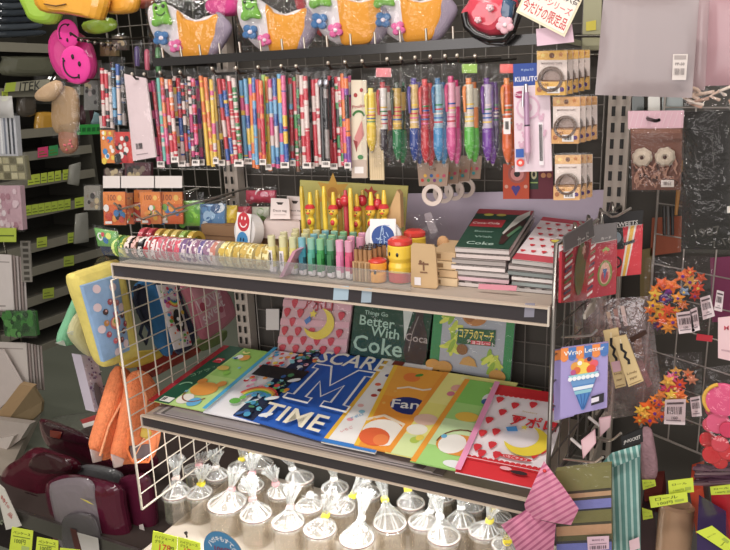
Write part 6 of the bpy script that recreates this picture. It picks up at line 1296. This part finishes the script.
# pink and red foam discs at the right edge
t = T('foam_disc_pack', 'bag of pink and red foam discs and hearts at the right edge', 'foam shapes', W(715, 470, Y=-.3))
for x, y, r, c in ((723, 400, 17, 'e85a8a'), (718, 423, 11, 'e8648c'), (708, 440, 8, 'd8323a'), (720, 444, 8, 'e04a5a'), (712, 455, 9, 'd42c34'), (727, 452, 8, 'd8343c'), (710, 425, 7, 'd84a64'), (728, 430, 8, 'e0406a'), (714, 410, 8, 'd8506a'), (720, 462, 7, 'cf2c30')):
    o = W(x, y, Y=-.3+.012*((x+y) % 3)); b = B(); rr_ = r*(o-CAM).dot(fwd)/F; b.lathe(o+V((0, .003, 0)), (0, -1, .1), [(0, 0), (0, rr_), (.005, rr_), (.006, rr_*.9), (.006, 0)], c+':matte', 20)
    p = t.part(b, 'foam_disc')
    if r == 17:
        b = B(); b.tube([o+V((math.cos(a)*rr_*1.02, -.002, math.sin(a)*rr_*1.02)) for a in [math.radians(110+k*10) for k in range(13)]], .003, 'f0c03a:matte'); t.part(b, 'yellow_rim', p)
t.part(Sheet((704, 368), (745, 362), (745, 474), (700, 470), Y=-.325, c=None, bulge=.012).skin('f4e4e8:crinkle'), 'clear_bag')
for q, Y, c, lab, cat, nm in (([(697, 334), (713, 336), (712, 342), (696, 340)], -.12, 'd8283c', 'small red label strip between the two flower bags', 'label', 'red_label'), ([(718, 318), (735, 316), (735, 362), (718, 358)], -.26, 'e9c4c8', 'pinkish white card at the right edge above the foam discs', 'card', 'hang_card'), ([(652, 218), (682, 216), (681, 252), (650, 256)], .0, '9a4a28', 'rust orange sheet behind the grid above the upper flower bag', 'sheet', 'paper_sheet'), ([(710, 258), (738, 256), (738, 322), (712, 322)], -.02, '7a2450', 'magenta sheet behind the grid at the right edge', 'sheet', 'paper_sheet'), ([(640, 250), (652, 248), (652, 300), (640, 302)], .0, '7a6a3c', 'olive sheet behind the red and yellow card pack', 'sheet', 'paper_sheet')):
    s = Sheet(*q, t=.002, Y=Y, c=c)
    if cat == 'card': s.t_('M', .5, .75, .3, 'c84a5a').r(.2, .2, .8, .24, 'c8a0a8')
    s.solo(nm, lab, cat)
# brush hanging under the bobble card
t = T('brush', 'thin brush with a tan handle hanging right of the bobble card', 'brush', W(678, 230, Y=-.06)); b = B(); b.tube([W(681, 160, Y=-.06), W(679, 185, Y=-.06), W(676, 215, Y=-.06)], [.004, .0045, .003], 'b07a3a:gloss'); t.part(b, 'handle'); b = B(); b.tube([W(682, 172, Y=-.066), W(680, 186, Y=-.066)], .006, '1c1a1a:matte'); t.part(b, 'dark_head')
t = T('brush_pack', 'pack of grey brushes below the bobble card', 'brush', W(668, 236, Y=-.05))
for k in range(3): b = B(); b.tube([W(664+4*k, 206, Y=-.05), W(664.5+4*k, 235, Y=-.05)], .0035, ['3a3836', '5a5654', '2c2a2a'][k]+':gloss'); t.part(b, 'brush')
# striped cloths and socks
s = Sheet((555.5, 471), (611, 465), (612, 556), (557, 558), t=.012, Y=-.40, c='7a7440:cloth')
v = 0
for v0, v1, c in ((.76, 1, '7f7a44'), (.73, .76, '3f3626'), (.68, .73, 'c49a72'), (.65, .68, '4a4030'), (.55, .65, '7a7cc0'), (.53, .55, '2c2a34'), (.4, .53, '76703c'), (.37, .4, '443c28'), (.26, .37, 'c0926a'), (.2, .26, '5a5530'), (.17, .2, '34303a'), (.04, .17, '6f74bc'), (0, .04, '2c2a38')): s.r(0, v0, 1, v1, c+':cloth')
t = T('cloth_pack', 'folded cloth striped olive, tan and periwinkle in a clear wrap at the lower right', 'cloth', W(584, 556, Y=-.40)); t.part(s, 'folded_cloth')
s = Sheet((587, 537), (609, 536), (609, 549), (588, 551), t=.0004, Y=-.414, c='e6c0d0'); s.t_('MADE IN', .5, .75, .1, '7a5a6a').r(.1, .45, .9, .5, '8a6a7a').barcode(.1, .1, .9, .35, '6a5060'); t.part(s, 'price_sticker')
t.part(Sheet((554, 466), (612, 461), (614, 560), (556, 562), Y=-.414, c=None, bulge=.004).skin('ffffff:film'), 'clear_wrap')
# pink striped cloth
def striped(pts, Y, h, ang, c1, c2, step, b):
    """cushioned cloth with stripes, built as strips clipped from the outline"""
    P0 = pts; ca, sa = math.cos(ang), math.sin(ang)
    R = [(x*ca+y*sa, -x*sa+y*ca) for x, y in P0]; lo = min(p[1] for p in R); hi = max(p[1] for p in R); k = 0; y = lo
    cx = sum(p[0] for p in R)/len(R); cy = sum(p[1] for p in R)/len(R); ex = max(abs(p[0]-cx) for p in R); ey = max(abs(p[1]-cy) for p in R)
    def span(yy):
        xs = []
        for i in range(len(R)):
            a, c = R[i], R[(i+1) % len(R)]
            if (a[1]-yy)*(c[1]-yy) <= 0 and a[1] != c[1]: xs.append(a[0]+(c[0]-a[0])*(yy-a[1])/(c[1]-a[1]))
        return (min(xs), max(xs)) if xs else None
    def pt(xx, yy, back=False):
        q = max(0, 1-((xx-cx)/ex)**2)*max(0, 1-((yy-cy)/ey)**2); d = h*q**.5+.0035*math.sin(xx*.35+yy*.1)*q
        return W(xx*ca-yy*sa, xx*sa+yy*ca, Y=Y-d if not back else Y+.004)
    while y < hi:
        w_ = step*(.62 if k % 2 == 0 else .38); y2 = min(hi-.01, y+w_); s0 = span(y+.01); s1 = span(y2-.01)
        if s0 and s1:
            n = 8; vs = [pt(s0[0]+(s0[1]-s0[0])*i/n, y) for i in range(n+1)]+[pt(s1[0]+(s1[1]-s1[0])*i/n, y2) for i in range(n+1)]
            b.add(vs, [(i, i+1, n+2+i, n+1+i) for i in range(n)], (c1 if k % 2 == 0 else c2)+':cloth', True)
            vs = [pt(s0[0], y), pt(s1[0], y2), pt(s1[0], y2, True), pt(s0[0], y, True), pt(s0[1], y), pt(s1[1], y2), pt(s1[1], y2, True), pt(s0[1], y, True)]
            b.add(vs, [(0, 1, 2, 3), (4, 5, 6, 7), (3, 2, 6, 7)], c1+':cloth')
        y += w_; k += 1
t = T('striped_cloth', 'pink cloth with thin darker stripes folded over at the end of the middle shelf', 'cloth', W(535, 556, Y=-.40))
b = B(); striped([(544, 461), (562, 485), (579, 509), (571, 525), (555, 523), (528, 517), (524, 505), (534, 482)], -.43, .02, math.radians(-30), 'd88aa4', 'b85f84', 5.5, b); t.part(b, 'upper_fold')
b = B(); striped([(524, 508), (540, 520), (556, 524), (553, 556), (519, 558), (512, 540), (501, 525), (512, 524)], -.42, .02, math.radians(-38), 'd2829e', 'ac587c', 5.5, b); t.part(b, 'lower_fold')
b = B(); q = W(544.5, 471, Y=-.445); b.ball(q, (.003, .002, .003), 'd8242c:gloss', 8, 6); t.part(b, 'red_dot')
# mint striped sock pack
t = T('sock_pack', 'mint green striped cloth with a black header hanging at the lower right', 'socks', W(626, 556, Y=-.33))
b = B(); striped([(609, 456), (640.5, 445), (641, 480), (643, 520), (641, 558), (612, 558), (613, 520), (611, 480)], -.34, .012, math.radians(88), '5c8a84', 'a6c2ba', 6, b); t.part(b, 'cloth')
b = B(); striped([(603, 462), (611, 453), (641, 444), (641, 456), (612, 468)], -.356, .008, math.radians(80), '5c8f88', 'aac6be', 6, b); t.part(b, 'folded_top')
s = Sheet((621, 437), (642, 428), (643, 442), (622, 448), t=.003, Y=-.36, c='191718'); s.t_('JP-POCKET', .5, .4, .2, 'd8d2cc', wid=.8, rot=0); t.part(s, 'header_card')
s = Sheet((629, 541), (639, 537), (640, 548), (630, 552), t=.0004, Y=-.36, c='e0bcc4'); t.part(s, 'price_sticker')
# pink net bag behind
b = B(); b.puff(outline(smooth([(641, 432), (650, 428), (654, 440), (658, 470), (652, 482), (642, 480)]), -.25), NF, .012, 'a8828a:mesh'); b.solo('net_bag', 'dusty pink net bag hanging behind the mint striped cloth', 'bag')
# grid at the lower right
g1 = W(655, 435, Z=.76); g2 = W(715, 460, Z=.76); gd = (g2-g1).normalized(); gp = (g1, V((gd.y, -gd.x, 0)).normalized())
z0 = W(655, 450, P=gp).z; o = W(640, 440, P=gp)
wire_panel('wire_rack', 'grey wire grid at the lower right behind the flower and foam packs', V((o.x, o.y, g1.z)), gd*.42, V((0, 0, .75)), 7, 13, 'a39a92:wire', .0014, .0024)
# dark stock behind everything on the right
b = B(); b.add([], [], '1f1d1b'); b = B(); b.box((.93, .25, .1), (1.9, .26, 2.05), '4a4643:matte'); b.solo('back_panel', 'dark panel behind the wire grid on the right', 'panel')
# rolls and boxes at the lower right
DK = .55
t = T('fabric_roll', 'tan fabric roll in shiny wrap with two yellow labels at the lower right', 'roll', W(672, 556, Y=-.27))
a = W(672, 508, Y=-.26); e = W(672, 560, Y=-.26); r = 17*(a-CAM).dot(fwd)/F
b = B(); b.lathe(e, (0, .12, 1), [(0, r*.96), ((a-e).length*.5, r), ((a-e).length, r*.98), ((a-e).length+.004, r*.8), ((a-e).length+.003, 0)], 'a88466:vinyl', 26); t.part(b, 'roll')
def ylab(q, Y, t=None, solo=None, lines=('ロール',)):
    s = Sheet(*q, t=.0012, Y=Y, c='d3e32a'); s.t_(lines[0], .45, .7, .09, '4a5a1a', wid=.6).t_('100円', .4, .28, .09, '5a6a22', wid=.4).r(.66, .2, .9, .42, 'a8b83a')
    if t: t.part(s, 'yellow_label')
    else: s.solo('price_label', solo, 'price label')
ylab([(649, 497), (687, 492), (688, 502), (651, 508)], -.31, t); ylab([(668, 481), (693, 478), (694, 492), (669, 495)], -.30, t)
def boxq(q, Y, dp, c, lab, nm='craft_box', yl=None):
    t = T(nm, lab, 'box', W(*q[3], Y=Y)); s = Sheet(*q, Y=Y, c=None); s.b.prism([s.bl, s.br, s.tr, s.tl], (0, dp, .01), c); t.part(s, 'box')
    if yl: ylab(yl, Y-.004, t)
boxq([(690, 492), (703, 488), (709, 530), (696, 534)], -.22, .08, 'd04a2c:gloss', 'orange red slim box right of the tan roll')
boxq([(711, 494), (735, 491), (737, 545), (714, 540)], -.24, .1, 'c0222e:gloss', 'red box with a yellow label along its top at the right edge', yl=[(710, 487), (735, 484), (735, 494), (711, 495)])
boxq([(697, 534), (726, 552), (730, 575), (697, 575)], -.36, .1, '3c2c58:gloss', 'purple box with a tilted yellow label at the bottom right corner', yl=[(696, 532), (712, 526), (735, 544), (728, 553)])
boxq([(640, 516), (655, 512), (658, 560), (640, 562)], -.24, .1, '3a2228:gloss', 'dark plum box left of the tan roll')
boxq([(644, 494), (662, 492), (664, 512), (646, 514)], -.2, .06, '6a2a24:matte', 'dark red box corner behind the tan roll')
ylab([(642, 480), (655, 480), (656, 486), (643, 490)], -.27, solo='yellow label stub right of the mint striped cloth, upper'); ylab([(642, 508), (652, 511), (653, 518), (643, 520)], -.27, solo='yellow label stub right of the mint striped cloth, lower')
b = B(); rr = random.Random(2)
for k in range(8): y = 466+2.6*k; b.tube([W(694+rr.random()*4, y, Y=-.2), W(712, y+rr.uniform(-3, 2), Y=-.22), W(735, y+rr.uniform(-3, 3), Y=-.24)], .0045, ['5a3a50', '7a5a6a', '4a2c40', '8a7078'][k % 4]+':vinyl')
b.solo('cord_bundle', 'bundle of plum coloured cords above the red boxes at the right edge', 'cords')
b = B(); b.box((.80, -.36, .30), (1.5, .01, .33), '3a3632:matte'); b.box((.80, -.375, .28), (1.5, -.36, .335), '8a8278:metal'); b.solo('low_deck', 'low deck at the lower right carrying the rolls and boxes', 'deck')
# ================================================================== light
def area(name, loc, rot, sx, sy, e, col):
    l = bpy.data.lights.new(name, 'AREA'); l.shape = 'RECTANGLE'; l.size = sx; l.size_y = sy; l.energy = e; l.color = col
    o = bpy.data.objects.new(name, l); COL.objects.link(o); o.location = loc; o.rotation_euler = rot; return o
WARM = (1.0, .94, .89)
for i, (x, y, e) in enumerate(((.5, -1.3, 28), (1.9, -1.0, 12), (-1.3, -.9, 20), (-1.5, 1.6, 16))):
    b = B(); b.box((x-.65, y-.08, 2.86), (x+.65, y+.08, 2.995), 'e6e2da:matte'); t = T('ceiling_light', '%s ceiling strip light over the aisle' % ORD[i], 'ceiling light', (x, y, 2.86)); t.part(b, 'housing')
    area('ceiling_lamp', (x, y, 2.85), (0, 0, 0), 1.25, .14, e, WARM)
# unseen strip lamp added under the middle shelf to brighten the jars
b = B(); b.box((.02, -.27, ZL-.034), (.78, -.245, ZL-.024), 'e6e2da:matte'); b.solo('added_strip_light', 'unseen slim strip light added under the middle shelf to brighten the jars', 'added light')
area('shelf_lamp', (.38, -.258, ZL-.036), (0, 0, 0), .74, .02, 3.6, (1, .98, .95))
# wide frontal fill light added behind the camera; no shop front stands there
area('front_fill', (.7, -3.4, 1.6), (math.radians(84), 0, 0), 3.2, 1.6, 62, (1.0, .94, .92))
w = bpy.data.worlds.new('world'); sc.world = w; w.use_nodes = True; w.node_tree.nodes['Background'].inputs[0].default_value = (1, .95, .9, 1); w.node_tree.nodes['Background'].inputs[1].default_value = .55
sc.view_settings.view_transform = 'Standard'; sc.view_settings.look = 'None'; sc.view_settings.exposure = -.08; sc.view_settings.gamma = 1
try: sc.view_settings.use_curve_mapping = False
except Exception: pass
sc.cycles.transparent_max_bounces = 40
bpy.context.view_layer.update()
